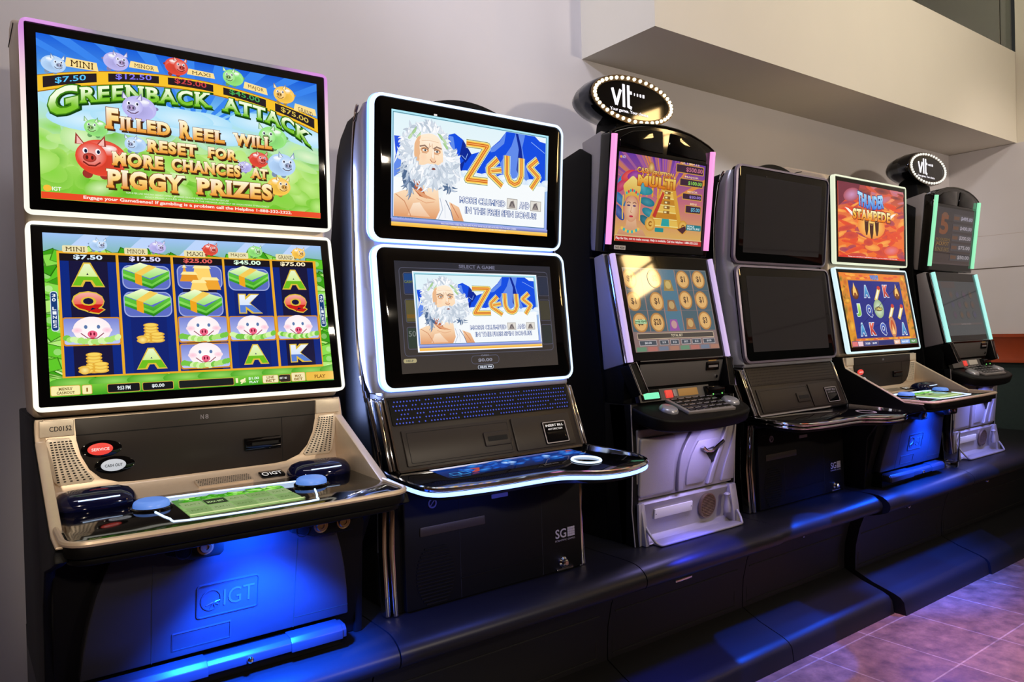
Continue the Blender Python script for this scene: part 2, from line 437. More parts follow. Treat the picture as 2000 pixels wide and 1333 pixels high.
def streak_mat():
    m = bpy.data.materials.new('upper_wall_panelling'); m.use_nodes = True; nt = m.node_tree; b = nt.nodes['Principled BSDF']
    tc = nt.nodes.new('ShaderNodeTexCoord'); mp = nt.nodes.new('ShaderNodeMapping'); mp.inputs['Scale'].default_value = (7, 7, .4)
    n = nt.nodes.new('ShaderNodeTexNoise'); n.inputs['Scale'].default_value = 1.6; n.inputs['Detail'].default_value = 4
    cr = nt.nodes.new('ShaderNodeValToRGB'); cr.color_ramp.elements[0].position = .3; cr.color_ramp.elements[1].position = .75
    cr.color_ramp.elements[0].color = (*lin((88, 76, 66)), 1); cr.color_ramp.elements[1].color = (*lin((150, 138, 120)), 1)
    nt.links.new(tc.outputs['Object'], mp.inputs[0]); nt.links.new(mp.outputs[0], n.inputs['Vector']); nt.links.new(n.outputs['Fac'], cr.inputs[0])
    nt.links.new(cr.outputs[0], b.inputs['Base Color']); b.inputs['Roughness'].default_value = .6
    return m
def glass_mat(name, tint, rough=0.):
    m = bpy.data.materials.new(name); m.use_nodes = True; b = m.node_tree.nodes['Principled BSDF']
    b.inputs['Base Color'].default_value = (*tint, 1); b.inputs['Roughness'].default_value = rough
    b.inputs['Transmission Weight'].default_value = 1; b.inputs['IOR'].default_value = 1.45
    return m
TILE = tile_mat(); PANELLING = streak_mat()
RAILGLASS = glass_mat('balustrade_glass', (.86, .95, .92)); CLEAR = glass_mat('clear_glass', (.97, .98, 1))
WARMWIN = glow('lit_window_warm', (255, 210, 140), 34)

struct(MB().box(-3.5, 5.7, -5, 2.45, -1.3, -1.2).build('floor', TILE, org=FO))
struct(MB().prism([(-3.6, -1.2), (5.65, -1.2), (5.65, ZS+.02), (2.158, ZS+.02), (2.158, 3.3), (-3.6, 3.3)], 'y', YW, YW+.12).build('wall_back', WALL, org=FO))
struct(MB().box(2.155, 7.2, 1.94, 3.9, ZS, 1.725).build('ceiling_soffit', FASCIA, org=FO))
wr = MB().box(XR, XR+.1, -5, YW, -.12, ZS-.002)
wr.box(XR-.0012, XR+.01, -5, YW-.001, .337, .343, 1).box(XR-.0006, XR+.01, -5, YW-.001, .5565, .5585, 2)
struct(wr.build('wall_right', [WALL, mat('panel_joint_dark', (92, 80, 72), .8), mat('panel_joint_pale', (188, 176, 168), .8)], org=FO))
struct(MB().box(XR+.012, XR+.1, -5, 1.939, ZS, 3.3).build('wall_right_upper', FASCIA, org=FO))
struct(MB().box(XR-.003, XR+.1, -5, YW, -1.2, -.2).build('wall_right_wainscot', DADO, org=FO))
struct(MB().prism([(XR-.03, -.285), (XR-.002, -.285), (XR-.002, -.098), (XR-.022, -.098), (XR-.026, -.118), (XR-.018, -.13), (XR-.018, -.25), (XR-.026, -.262)], 'y', -5, YW-.001).build('trim_1', WOOD, org=FO))
struct(MB().prism([(YW-.016, -1.2), (YW-.001, -1.2), (YW-.001, -1.1), (YW-.01, -1.1)], 'x', -3.5, XR-.04).build('baseboard_back', SKIRT, org=FO))
struct(MB().box(-3.6, -3.5, -5, YW, -1.2, 3.3).build('wall_left', BROWN, org=FO))
struct(MB().box(-3.6, 5.65, -5.1, -5, -1.2, 3.3).build('wall_front', BROWN, org=FO))
struct(MB().box(-3.6, 7.2, -5.1, 3.9, 3.3, 3.4).build('ceiling', CEIL, org=FO))
struct(MB().box(2.158, 7.2, 3.3, 3.4, 1.725, 3.3).build('wall_upper', PANELLING, org=FO))
lamp('upper_floor_lamp', 'AREA', (4.4, 2.6, 3.1), (4.6, 3.2, 1.9), 60, (1, .9, .74), .5)
w = MB().box(XR-.02, XR-.004, -1.38, -1.02, 1.62, 2.12, 0)
wo = w.build('window_1', WARMWIN, org=FO); struct(wo)
wf = MB()
for a in ((-1.43, -1.38, 1.57, 2.17), (-1.02, -.97, 1.57, 2.17), (-1.38, -1.02, 1.57, 1.62), (-1.38, -1.02, 2.12, 2.17), (-1.38, -1.02, 1.86, 1.885)): wf.box(XR-.04, XR-.002, *a)
wf.build('window_frame', SKIRT, wo, org=FO)
for i, (a, b, lb) in enumerate(((2.18, 5.396, 'long clear glass balustrade panel on the cream ledge, left of the dark joint'), (5.404, 7.1, 'clear glass balustrade panel on the cream ledge at the top right corner'))):
    g = MB().box(a, b, 1.965, 1.977, 1.725, 2.72, 0, .002, 1).build('glass_balustrade_panel', RAILGLASS, org=FO)
    tag(g, lb, 'railing', 'glass balustrade panels')

# ------------------------------------------------------------------ the black bases under the machines
PROF = [(2.30, -.72), (1.665, -.72), (1.64, -.7212), (1.622, -.7235), (1.605, -.7292), (1.59, -.738), (1.579, -.7495), (1.574, -.762), (1.576, -.777), (1.584, -.789), (1.60, -.797), (1.628, -.806),
        (1.667, -.823), (1.688, -.878), (1.706, -.953), (1.711, -1.016), (1.711, -1.062), (1.634, -1.095), (1.545, -1.121), (1.52, -1.132), (1.506, -1.148), (1.498, -1.2), (2.30, -1.2)]
def base_section(x0, x1, dy, dtoe, knobx, label, slot=None, dyn=0.):
    P = []
    for y, z in PROF:
        if y > 2.2: P.append((y, z)); continue
        d = dyn if z > -.81 else (dtoe if z < -1.08 else dy)
        P.append((y+d, z))
    m = MB().prism(P, 'x', x0, x1)
    xm = (x0+x1)/2
    # recessed door outline on the front face and the joint across the toe board
    for a, b in ((x0+.02, x0+.024), (x1-.05, x1-.046)):
        m.prism([(1.70+dy, -.90), (1.708+dy, -.97), (1.7115+dy, -1.05), (1.72+dy, -1.05), (1.72+dy, -.90)], 'x', a, b, 1)
    for z in (-.905, -1.045):
        t = (z+.878)/(-.075); yy = 1.688+.018*t if z > -.953 else 1.711
        m.box(x0+.02, x1-.046, yy+dy-.0016, yy+dy+.01, z-.002, z+.002, 1)
    o = m.build('machine_base', [BENCH, DARK], org=FO)
    tag(o, label, 'base cabinet', 'black bases under the row of machines')
    k = MB().lathe([(.0, .017), (.006, .0165), (.0085, .012), (.009, .0), (.011, -.0005), (.011, -.01)], (knobx, 1.672+dy, -.838), (0, -1, -.25), 16)
    k.build('lock_knob', CHROME, o, org=FO)
    if slot:
        MB().box(slot[0], slot[1], 1.678+dy, 1.70+dy, -.872, -.862, 0, .002).build('pull_handle', CHROME, o, org=FO)
    return o
base_section(.132, .823, .045, .045, .44, 'black base cabinet at the left end under the piggy bank machine')
base_section(.827, 1.657, .045, .045, 1.235, 'black base cabinet under the machine showing the white-bearded man')
base_section(1.661, 2.359, .045, .045, 1.995, 'black base cabinet with a small bright pull, under the pink-tubed machine', (1.955, 2.04))
base_section(2.363, 3.075, .045, .045, 2.69, 'black base cabinet under the machine with both screens off', None, .008)
base_section(3.083, 3.885, .0, .0, 3.46, 'black base cabinet stepped forward, under the machine with orange sky screens', None, -.02)
base_section(3.889, 5.52, .0, -.01, 4.3, 'black base cabinet at the far end below the green-tubed machine', None, -.02)

# ------------------------------------------------------------------ widescreen machine (two wide displays, silver console)
def org_of(xc): return Vector((xc, 1.75, -.72))
ORG0 = Vector((0, 1.75, -.72))      # all machine parts below are drawn with x counted from the machine's middle
def P(mb, name, mats, parent, label=None):
    o = mb.build(name, mats, parent, ORG0)
    if label: o['label'] = label
    return o
def round_button(par, x, y, fr, r, h, m, name='play_button', label=None):
    c = fr.p(x, fr.by(y), 0)
    a = MB().lathe([(r*1.14, -.004), (r*1.14, .003), (r*1.06, .005), (r*1.02, .003)], c, fr.n, 32, 0)
    b = P(a, name, [BLACKG], par, label)
    c2 = MB().lathe([(r, .001), (r*1.0, h*.55), (r*.94, h*.8), (r*.80, h*.97), (r*.74, h), (r*.3, h*1.02), (.001, h*1.02)], c, fr.n, 32, 0)
    P(c2, 'button_cap', [m], b)
    return b
def wide_machine(xc, y0, label, up_art, lo_art, deck_art, glows, idtext=None, dy=0):
    T = thing('slot_machine', label, 'slot machine', (xc, 1.75+y0, -.72))
    # --- lower cabinet
    m = MB().prism([(1.70, -.72), (2.13, -.72), (2.13, -.16), (1.79, -.16), (1.775, -.30), (1.62, -.40), (1.66, -.55)], 'x', -.316, .316, 0, .006)
    for s in (-1, 1):
        a, b = (s*.3295, s*.309) if s < 0 else (s*.309, s*.3295)
        m.prism([(1.782, -.152), (1.766, -.20), (1.51, -.336), (1.44, -.344), (1.43, -.362), (1.50, -.385), (1.62, -.42), (1.672, -.50), (1.69, -.72), (2.13, -.72), (2.13, -.152)], 'x', a, b, 0, .004)
    cab = P(m, 'cabinet', [BLACK], T)
    # --- silver display housing
    m = MB().prism([(1.832, .648), (1.86, .672), (2.04, .738), (2.09, .738), (2.114, .712), (2.118, .68), (2.118, .20), (1.955, -.152), (1.80, -.152), (1.788, -.14), (1.838, .245), (1.836, .27)], 'x', -.3265, .3265, 0, .012, 3)
    for s in (-1, 1): m.box(s*.3272-.0006, s*.3272+.0006, 1.955, 2.116, .697, .700, 1)
    P(m, 'display_housing', [SILVER, DARK], T)
    # --- displays
    fu = Fr.yz((1.803, .2655), (1.8015, .6605)); fl = Fr.yz((1.7446, -.134), (1.8098, .25))
    for nm, fr, hh, art, gm, pic in (('upper_display', fu, .395, up_art, glows[0], (fu.bz(.2967), fu.bz(.634))), ('lower_display', fl, fl.bz(.25), lo_art, glows[1], (fl.bz(-.108), fl.bz(.2275)))):
        d = P(MB().panel(rr(-.3255, .001, .3255, hh-.001, .012), fr, 0, .026, 0, .002), nm, [GLASS_BLACK], T)
        o_ = rr(-.3272, -.0008, .3272, hh+.0008, .015); i_ = rr(-.319, .0068, .319, hh-.0068, .004)
        gmat, gfun = gm
        P(MB().ring(o_, i_, fr, .003, .02, 0, .002, gfun), 'light_frame', gmat, d)
        art().build('picture', fr, -.2985, pic[0], .2985, pic[1], d, ORG0)
    # --- silver console front with speakers and plates
    m = MB().prism([(1.80, -.154), (1.769, -.154), (1.768, -.285), (1.762, -.302), (1.745, -.314), (1.70, -.3225), (1.688, -.326), (1.70, -.345), (1.80, -.345)], 'x', -.312, .312, 0, .002)
    for s in (-1, 1):      # inner faces of the side wings
        a, b = (s*.3265, s*.307) if s < 0 else (s*.307, s*.3265)
        m.prism([(1.778, -.152), (1.766, -.198), (1.515, -.331), (1.438, -.336), (1.438, -.341), (1.69, -.332), (1.768, -.31)], 'x', a, b, 0, .0025)
    fp = Fr.yz((1.768, -.40), (1.768, 0))
    con = P(m, 'console_front', [SILVER], T)
    for s in (-1, 1):
        k = MB().panel(rr(min(s*.258, s*.318), fp.bz(-.1885), max(s*.258, s*.318), fp.bz(-.156), .001), fp, .004, .01, 0, .001)
        if s < 0 and idtext: k.text(idtext, -.301, fp.bz(-.178), -.262, fp.bz(-.168), fp, .0046, 1, .01)
        P(k, 'corner_plate', [SILVER_L, INK], con)
        inner = [(.266, -.194), (.262, -.215), (.252, -.24), (.238, -.262), (.224, -.282), (.229, -.2885)]
        outl = [(s*x, fp.bz(z)) for x, z in [(.304, -.192)]+inner+[(.288, -.2895), (.296, -.28), (.305, -.24), (.308, -.197)]]
        if s < 0: outl = outl[::-1]
        k = MB().panel(outl, fp, .004, .008, 0, .0015)
        for r in range(17):
            z = -.200-.0051*r; t = (z+.194)/(-.09); xi = .264-.002-.036*max(0, t)**1.5
            for q in range(6):
                x = xi+.004+(.300-.012*t-xi-.004)*q/5
                a = s*x
                k.raw([fp.p(a-.0022, fp.bz(z)-.0012, .0046), fp.p(a+.0022, fp.bz(z)-.0012, .0046), fp.p(a+.0022, fp.bz(z)+.0012, .0046), fp.p(a-.0022, fp.bz(z)+.0012, .0046)], [(0, 1, 2, 3)], 1)
        P(k, 'speaker_grille', [SILVER_L, DARK], con)
    # --- charcoal bill panel
    ol = [(-.256, -.156), (-.254, -.20), (-.247, -.232), (-.233, -.262), (-.212, -.283), (-.18, -.295), (-.15, -.2975)]
    outl = [(x, fp.bz(z)) for x, z in ol]+[(-x, fp.bz(z)) for x, z in ol[::-1]]
    k = MB().panel(outl, fp, .005, .012, 0, .0008)
    k.box(-.255, .255, 1.7625, 1.7635, -.1905, -.1885, 1)
    k.box(.171, .1722, 1.7625, 1.7635, -.294, -.1905, 1)
    k.text('N', -.012, fp.bz(-.178), -.005, fp.bz(-.168), fp, .0058, 2, .02).text('8', -.002, fp.bz(-.178), .005, fp.bz(-.168), fp, .0058, 2, .02)
    bp = P(k, 'bill_panel', [PANEL, DARK, INKG], T)
    k = MB().panel(rr(.082, fp.bz(-.2605), .167, fp.bz(-.2315), .002), fp, .012, .012, 0, .0015).panel(rr(.098, fp.bz(-.249), .160, fp.bz(-.242), .001), fp, .0128, .002, 1)
    k.panel([(.084, fp.bz(-.237)), (.165, fp.bz(-.237)), (.165, fp.bz(-.233)), (.125, fp.bz(-.2335)), (.118, fp.bz(-.2355))], fp, .0135, .002, 2)
    P(k, 'bill_slot', [BLACKG, DARK, PANEL], bp)
    for x, z, gm, st, ink in ((-.2125, -.2217, GL_RED, 'SERVICE', INKW), (-.189, -.2578, GL_WHITE, 'CASH OUT', INK)):
        b = P(MB().panel(ell(x+.003, fp.bz(z), .038, .018), fp, .0075, .004, 0, .001), 'service_button', [BLACKG], bp)
        k = MB().panel(ell(x, fp.bz(z), .0235, .0125), fp, .0125, .006, 0, .002).text(st, x-.0165, fp.bz(z)-.003, x+.0165, fp.bz(z)+.003, fp, .0132, 1, .015)
        P(k, 'button_cap', [gm, ink], b)
    # --- button deck
    fd = Fr.yz((1.405, -.3295), (1.69, -.322))
    ol = [(.317, 1.69), (.3165, 1.50)]+[(.2765+.04*math.cos(math.radians(a)), 1.442+.04*math.sin(math.radians(a))) for a in (0, -22, -45, -68, -90)]+[(.15, 1.3985)]
    full = [(x, fd.by(y)) for x, y in ol]+[(-x, fd.by(y)) for x, y in ol[::-1]]
    k = MB().panel(full[::-1], fd, -.004, .022, 1, .002)
    und = [(x*.985, b+(.014 if b < .25 else 0)) for x, b in full]
    k.panel(und[::-1], fd, -.025, .018, 1, .006)
    def inset(q, d): return [(x*(1-d/.32), fd.by(1.69) - (fd.by(1.69)-b)*(1-d/.285)) for x, b in q]
    top = inset(full, .009)
    k.panel(top[::-1], fd, 0, .01, 0, .0005)
    dk = P(k, 'button_deck', [BLACKG, BLACK], T)
    edge = [fd.p(a, b, -.001) for a, b in full]
    P(MB().tube(edge, .0058, 8, 0), 'deck_trim', [SILVER], dk)
    deck_art().build('touch_screen', fd, -.109, fd.by(1.466), .111, fd.by(1.622), dk, ORG0)
    for q in ([(-.14, 1.632), (-.115, 1.655), (.148, 1.635), (.165, 1.625)], [(-.153, 1.545), (-.142, 1.475), (-.118, 1.446), (.105, 1.440), (.133, 1.462), (.158, 1.535)]):
        P(MB().tube([fd.p(x, fd.by(y), .0012) for x, y in smoothpath(q, 3)], .0021, 6, 0), 'neon_line', [GL_NEON], dk)
    for x in (-.151, .172): round_button(dk, x, 1.5895, fd, .033, .017, BUTTON_BLUE)
    for s in (-1, 1):
        prof = [(.001, -.075), (.018, -.072), (.030, -.062), (.036, -.045), (.038, 0), (.036, .04), (.030, .058), (.018, .068), (.001, .072)]
        P(MB().lathe(prof, (s*.232, 1.688, -.318), (1, 0, 0), 24, 0, 1.25, .82, (0, 1, 0)), 'palm_rest', [PALM], dk)
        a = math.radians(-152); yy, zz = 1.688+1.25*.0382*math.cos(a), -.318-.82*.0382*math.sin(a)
        P(MB().tube([(s*.232-.036, yy+.001, zz), (s*.232, yy-.0006, zz+.0004), (s*.232+.036, yy+.0006, zz+.001)], .0014, 6), 'glint_strip', [GL_NEON], dk)  # glowing strip added in place of a blue-white reflection on the rest
    fv = Fr.yz((1.70, -.3205), (1.752, -.309))
    k = MB().panel(rr(-.035, .006, .085, .046, .004), fv, .0015, .004, 0)
    for r in range(5):
        for c in range(24):
            x = -.030+c*.0047+(r % 2)*.0023; b = .011+r*.0075
            k.raw([fv.p(x-.0013, b-.0016, .0021), fv.p(x+.0013, b-.0016, .0021), fv.p(x+.0013, b+.0016, .0021), fv.p(x-.0013, b+.0016, .0021)], [(0, 1, 2, 3)], 1)
    P(k, 'vent', [SILVER, DARK], con)
    k = MB().panel(rr(.104, .008, .159, .044, .006), fv, .002, .004, 0, .0006)
    k.text('IGT', .127, .017, .154, .034, fv, .0024, 1, .01)
    k.ring(ell(.116, .0255, .0075, .0095), ell(.116, .0255, .0055, .0075), fv, .0024, .0005, 1)
    P(k, 'maker_badge', [BLACKG, INKW], con)
    # --- belly door, lock brackets and hinge bar
    Y = lambda z: 1.60+(.055)*((-.38-z)/.265)
    fb = Fr.yz((Y(-.65), -.65), (Y(-.375), -.375))
    sh = [(.205, -.375), (.217, -.40), (.234, -.44), (.249, -.485), (.261, -.535), (.270, -.59), (.276, -.65)]
    outl = [(x, fb.bz(z)) for x, z in sh]+[(-x, fb.bz(z)) for x, z in sh[::-1]]
    k = MB().panel(outl[::-1], fb, .008, .03, 0, .004)
    for x in (-.15, .142): k.panel([(x, .001), (x+.0016, .001), (x+.0016, fb.bz(-.44)), (x, fb.bz(-.44))], fb, .0086, .002, 1)
    k.panel([(.1436, fb.bz(-.627)), (.272, fb.bz(-.627)), (.272, fb.bz(-.6255)), (.1436, fb.bz(-.6255))], fb, .0086, .001, 1)
    dr = P(k, 'belly_door', [DOORP, DARK], T)
    o_ = rr(-.066, fb.bz(-.5755), .062, fb.bz(-.5015), .008); i_ = rr(-.063, fb.bz(-.573), .059, fb.bz(-.504), .006)
    k = MB().ring(o_, i_, fb, .0108, .004, 0, .0005)
    k.text('IGT', -.012, fb.bz(-.5565), .052, fb.bz(-.5205), fb, .0098, 1, .0)
    k.ring(ell(-.037, fb.bz(-.5385), .021, .024), ell(-.037, fb.bz(-.5385), .0185, .0215), fb, .0102, .003, 0, .0004)
    for q in range(6):
        a = math.radians(200+q*42); k.tube([fb.p(-.032, fb.bz(-.545), .0085), fb.p(-.032+.016*math.cos(a), fb.bz(-.545)+.016*math.sin(a), .0085)], [.0025, .0008], 6, 0)
    P(k, 'embossed_logo', [DOORP, DOORL], dr)
    o_ = rr(-.1125, fb.bz(-.634), .006, fb.bz(-.5945), .002); i_ = rr(-.1095, fb.bz(-.6315), .003, fb.bz(-.597), .001)
    P(MB().ring(o_, i_, fb, .0098, .004, 0, .0008), 'label_recess', [DOORP], dr)
    fk = Fr.yz((1.555, -.44), (1.553, -.36))
    for x0, x1, locks in ((-.135, -.026, (-.063,)), (.112, .262, (.176, .228))):
        q = [(x0, fk.bz(-.37)), (x1, fk.bz(-.37)), (x1, fk.bz(-.424)), (x1-.008, fk.bz(-.432)), (x0+.05, fk.bz(-.432)), (x0, fk.bz(-.415))]
        b = P(MB().panel(q[::-1], fk, 0, .07, 0, .003), 'lock_bracket', [BLACK], cab)
        b.parent = T
        for lx in locks:
            k = MB().lathe([(.016, 0), (.016, .003), (.0125, .0035), (.0125, .005), (.0105, .008), (.006, .008), (.006, .006), (.001, .006)], fk.p(lx, fk.bz(-.409)), fk.n, 20, 0)
            P(k, 'lock', [LOCKM], b)
        lx = locks[0]-.040
        P(MB().ring(ell(lx, fk.bz(-.412), .0155, .0155, 20), ell(lx, fk.bz(-.412), .0135, .0135, 20), fk, .001, .002), 'blank_plug', [BLACK], b)
    k = MB().prism([(1.612, -.690), (1.612, -.672), (1.620, -.663), (1.65, -.661), (1.65, -.690)], 'x', -.255, .255, 0, .002)
    for a, b in ((-.25, -.05), (.125, .245)):
        k.prism([(1.609, -.692), (1.609, -.672), (1.618, -.6605), (1.652, -.658), (1.652, -.692)], 'x', a, b, 0, .002)
    k.box(-.255, .255, 1.65, 1.70, -.7195, -.665, 1)
    h = P(k, 'hinge_bar', [DOORP, BLACK], T)
    P(MB().lathe([(.0075, 0), (.007, .006), (.004, .009), (.001, .0095)], (.035, 1.6125, -.681), (0, -1, 0), 14), 'screw', [CHROME], h)
    return T
def plain(m): return ([m], None)

# ------------------------------------------------------------------ twin-screen machine with wavy deck
def twin_machine(xc, y0, label, up_art, lo_art, lit, deck_art=None):
    T = thing('slot_machine', label, 'slot machine', (xc, 1.75+y0, -.72))
    GF = GL_ICE if lit else FRAME_OFF
    # --- black rear shell and arched crest
    m = MB().prism([(1.80, .60), (1.835, .602), (1.917, .592), (1.966, .553), (1.994, .51), (2.06, .25), (2.08, -.05), (2.08, -.72), (1.80, -.72), (1.80, -.35), (1.86, -.1), (1.86, .3)], 'x', -.318, .318, 0, .012, 3)
    arc = [(x, .60+.064*math.cos(x/.2*PI/2)**.8 if abs(x) < .2 else .60) for x in [-.2+.02*i for i in range(21)]]
    m.prism([(-.2, .5)]+arc+[(.2, .5)], 'y', 1.80, 1.90, 0, .004)
    P(m, 'rear_shell', [BLACK], T)
    # --- silver side band behind the displays, waisted between them
    prof = [(1.775, .618), (1.80, .600), (1.822, .56), (1.848, .40), (1.8495, .13), (1.838, -.06), (1.80, -.165), (1.745, -.165), (1.765, -.01), (1.79, .22), (1.80, .235), (1.79, .27), (1.77, .50)]
    m = MB()
    m.prism(prof, 'x', -.312, .312, 0, .008, 3)
    P(m, 'display_body', [SILVER_B], T)
    for s in (-1, 1):
        n = 30; vs = []; fs = []
        for i in range(n+1):
            z = -.150+.755*i/n; w = math.exp(-((z-.241)/.012)**2)
            yf = (1.7315+(z+.146)/.382*.0375 if z < .241 else 1.780-(z-.246)/.38*.0283)+.016
            yb = 1.851-(.05*max(0, (.02-z)/.17)**1.6)-(.05*max(0, (z-.45)/.155)**1.8); e = 1-.8*max(0, (z-.56)/.045)**2-.4*max(0, (-.11-z)/.04)**2
            for x, y in ((.312-.012*w, yf), (.322-.012*w, yf+.006), (.322+.013*e-.006*w, yf+(yb-yf)*.45), (.322+.016*e-.004*w, yb-.012), (.322+.012*e, yb), (.305, yb)): vs.append((s*x, y, z))
        for i in range(n):
            for k in range(5): fs.append((i*6+k, i*6+k+1, (i+1)*6+k+1, (i+1)*6+k))
        fs += [tuple(range(6)), tuple(n*6+k for k in range(6))]
        P(MB().raw(vs, fs), 'side_band', [SILVER_B], T)
    for s in (-1, 1):
        m = MB()
        q = [(y+.004, z) for y, z in [(1.80, .602), (1.822, .562), (1.848, .40), (1.8495, .13), (1.838, -.06), (1.80, -.175)]]
        m.tube([(s*.337, y, z) for y, z in smoothpath(q, 3)], .0045, 8)
        P(m, 'chrome_piping', [CHROME], T)
    # --- displays
    fu = Fr.yz((1.780, .246), (1.7517, .626)); fl = Fr.yz((1.7315, -.146), (1.769, .236))
    for nm, fr, z0, z1, art, pz in (('upper_display', fu, .246, .626, up_art, (.288, .5893)), ('lower_display', fl, -.146, .236, lo_art, (-.1035, .1946))):
        hh = fr.bz(z1)
        d = P(MB().panel(rr(-.318, .004, .318, hh-.004, .026), fr, 0, .03, 0, .003), nm, [GLASS_BLACK], T)
        o_ = rr(-.3235, -.001, .3235, hh+.001, .032); i_ = rr(-.3155, .007, .3155, hh-.007, .026)
        P(MB().ring(o_, i_, fr, .003, .014, 0, .003), 'light_frame', [GF], d)
        if lit: P(MB().ring(rr(-.3265, -.002, .3265, hh+.002, .034), rr(-.318, .004, .318, hh-.004, .026), fr, -.013, .005, 0), 'halo_strip', [GL_BLUE], d)
        art().build('picture', fr, -.265, fr.bz(pz[0]), .265, fr.bz(pz[1]), d, ORG0)
        if nm == 'upper_display':
            P(MB().panel(rr(-.137, hh-.036, -.127, hh-.031, .001), fr, .0008, .002), 'sensor_window', [INKW if lit else PANEL], d)
    # --- sloping panel: grille, ticket slot, bill slot
    fp = Fr.yz((1.687, -.345), (1.757, -.165)); L = lambda z: fp.bz(z)
    m = MB().prism([(1.759, -.160), (1.6865, -.346), (1.6865, -.37), (1.82, -.37), (1.84, -.155)], 'x', -.309, .309, 0, .003)
    pn = P(m, 'sloping_panel', [PANEL], T)
    k = MB().ring(rr(-.3115, .0, .3115, L(-.161), .006), rr(-.3075, -.006, .3075, L(-.165), .004), fp, .004, .008, 0)
    P(k, 'panel_trim', [CHROME], pn)
    k = MB().panel(rr(-.300, L(-.236), .300, L(-.170), .004), fp, .003, .004, 0)
    nc, nr = 62, 6
    for r in range(nr):
        for c in range(nc):
            x = -.289+.578*c/(nc-1)+(.0047 if r % 2 else 0); b = L(-.2315)+(L(-.1775)-L(-.2315))*r/(nr-1)
            if lit and random.random() < .07: continue
            k.raw([fp.p(x-.0026, b, .0038), fp.p(x, b-.0026, .0038), fp.p(x+.0026, b, .0038), fp.p(x, b+.0026, .0038)], [(0, 1, 2, 3)], 1)
    P(k, 'speaker_grille', [BLACK if lit else PANEL, GL_DOT if lit else DARK], pn)
    k = MB().panel(rr(-.282, L(-.339), .058, L(-.250), .004), fp, .005, .006, 0, .001).panel(rr(.068, L(-.339), .286, L(-.250), .004), fp, .005, .006, 0, .001)
    k.ring(rr(-.270, L(-.333), .052, L(-.257), .003), rr(-.2685, L(-.3318), .0505, L(-.2582), .003), fp, .0052, .001, 1)
    P(k, 'access_flap', [PANEL, DARK], pn)
    k = MB().panel(rr(-.037, L(-.316), .050, L(-.279), .004), fp, .010, .01, 0, .002).panel(rr(-.026, L(-.304), .040, L(-.291), .002), fp, .0108, .003, 1)
    P(k, 'ticket_slot', [PANEL, DARK], pn)
    k = MB().panel(rr(.172, L(-.333), .262, L(-.269), .004), fp, .008, .01, 0, .002)
    k.ring(rr(.174, L(-.331), .260, L(-.271), .004), rr(.177, L(-.3285), .257, L(-.2735), .003), fp, .009, .002, 1)
    k.text('INSERT BILL', .184, L(-.285), .250, L(-.2785), fp, .0087, 2, .01).text('ANY DIRECTION', .190, L(-.2945), .244, L(-.2895), fp, .0087, 2, .0)
    k.panel(rr(.182, L(-.3255), .252, L(-.300), .003), fp, .0095, .004, 3, .001)
    P(k, 'bill_slot', [BLACKG, STEEL, INKW if lit else INKG, BLACKG], pn)
    for s in (-1, 1):
        m = MB()
        for a, b in ((.313, .322), (.3235, .334)):
            q0, q1 = (s*a, s*b) if s > 0 else (s*b, s*a)
            m.prism([(1.757, -.170), (1.688, -.345), (1.735, -.352), (1.80, -.185), (1.79, -.165)], 'x', q0, q1, 0, .003)
        m.tube([(s*.336, 1.80, -.165), (s*.336, 1.742, -.30), (s*.336, 1.737, -.345)], .004, 8)
        P(m, 'side_trim', [CHROME], T)
    # --- wavy deck
    fd = Fr((0, 1.69, -.35), (0, 1, .07))
    wave = [(-.335, 1.75), (-.333, 1.64), (-.324, 1.55), (-.298, 1.512), (-.25, 1.498), (-.18, 1.489), (-.11, 1.484), (-.03, 1.483), (.045, 1.477), (.095, 1.452), (.14, 1.424), (.20, 1.412), (.265, 1.418), (.325, 1.442), (.362, 1.487), (.37, 1.55), (.352, 1.64), (.335, 1.70)]
    wv = smoothpath(wave, 3)
    outl = [(x, fd.by(y)) for x, y in wv]+[(.30, fd.by(1.76)), (-.30, fd.by(1.76))]
    k = MB().panel(outl, fd, 0, .010, 0, .001)
    low = [(x*.97, b+(.012 if b < .0 else 0)) for x, b in outl]
    k.panel(low, fd, -.012, .022, 1, .004)
    dk = P(k, 'button_deck', [BLACKG, BLACK], T)
    P(MB().tube([fd.p(x, fd.by(y), -.0035) for x, y in wv], .0062, 8), 'deck_trim', [CHROME], dk)
    P(MB().tube([fd.p(x, fd.by(y), -.0165) for x, y in wv], .0052, 8), 'deck_light', [GL_DECK if lit else CHROME], dk)
    if deck_art: deck_art().build('touch_strip', fd, -.228, fd.by(1.572), .252, fd.by(1.675), dk, ORG0)
    k = MB()
    if lit: k.tube([fd.p(.19+.040*math.cos(t*PI/16), fd.by(1.537)+.040*math.sin(t*PI/16), .003) for t in range(32)], .0036, 6, 0, True)
    else: k.ring(ell(.19, fd.by(1.537), .040, .040), ell(.19, fd.by(1.537), .030, .030), fd, .002, .003, 0)
    rb = P(MB().panel(ell(.19, fd.by(1.537), .044, .044), fd, .0015, .004, 0, .0008), 'spin_button', [BLACKG], dk)
    P(k, 'light_ring', [GL_NEON if lit else STEEL], rb)
    k = MB().panel(rr(.05, fd.by(1.548), .115, fd.by(1.572), .003), fd, .0008, .001, 0).text('TAKE WIN', .058, fd.by(1.555), .107, fd.by(1.563), fd, .0011, 1)
    if lit: P(k, 'touch_label', [BLACKG, INKG], dk)
    # --- lower cabinet
    fb = Fr.yz((1.716, -.72), (1.722, -.36)); z_ = fb.bz
    m = MB().prism([(1.724, -.72), (2.08, -.72), (2.08, -.352), (1.75, -.352), (1.70, -.380), (1.70, -.39), (1.728, -.405)], 'x', -.312, .322, 0, .004)
    P(m, 'cabinet', [BLACK], T)
    k = MB().panel(rr(-.285, z_(-.715), .318, z_(-.405), .004), fb, .008, .02, 0, .002)
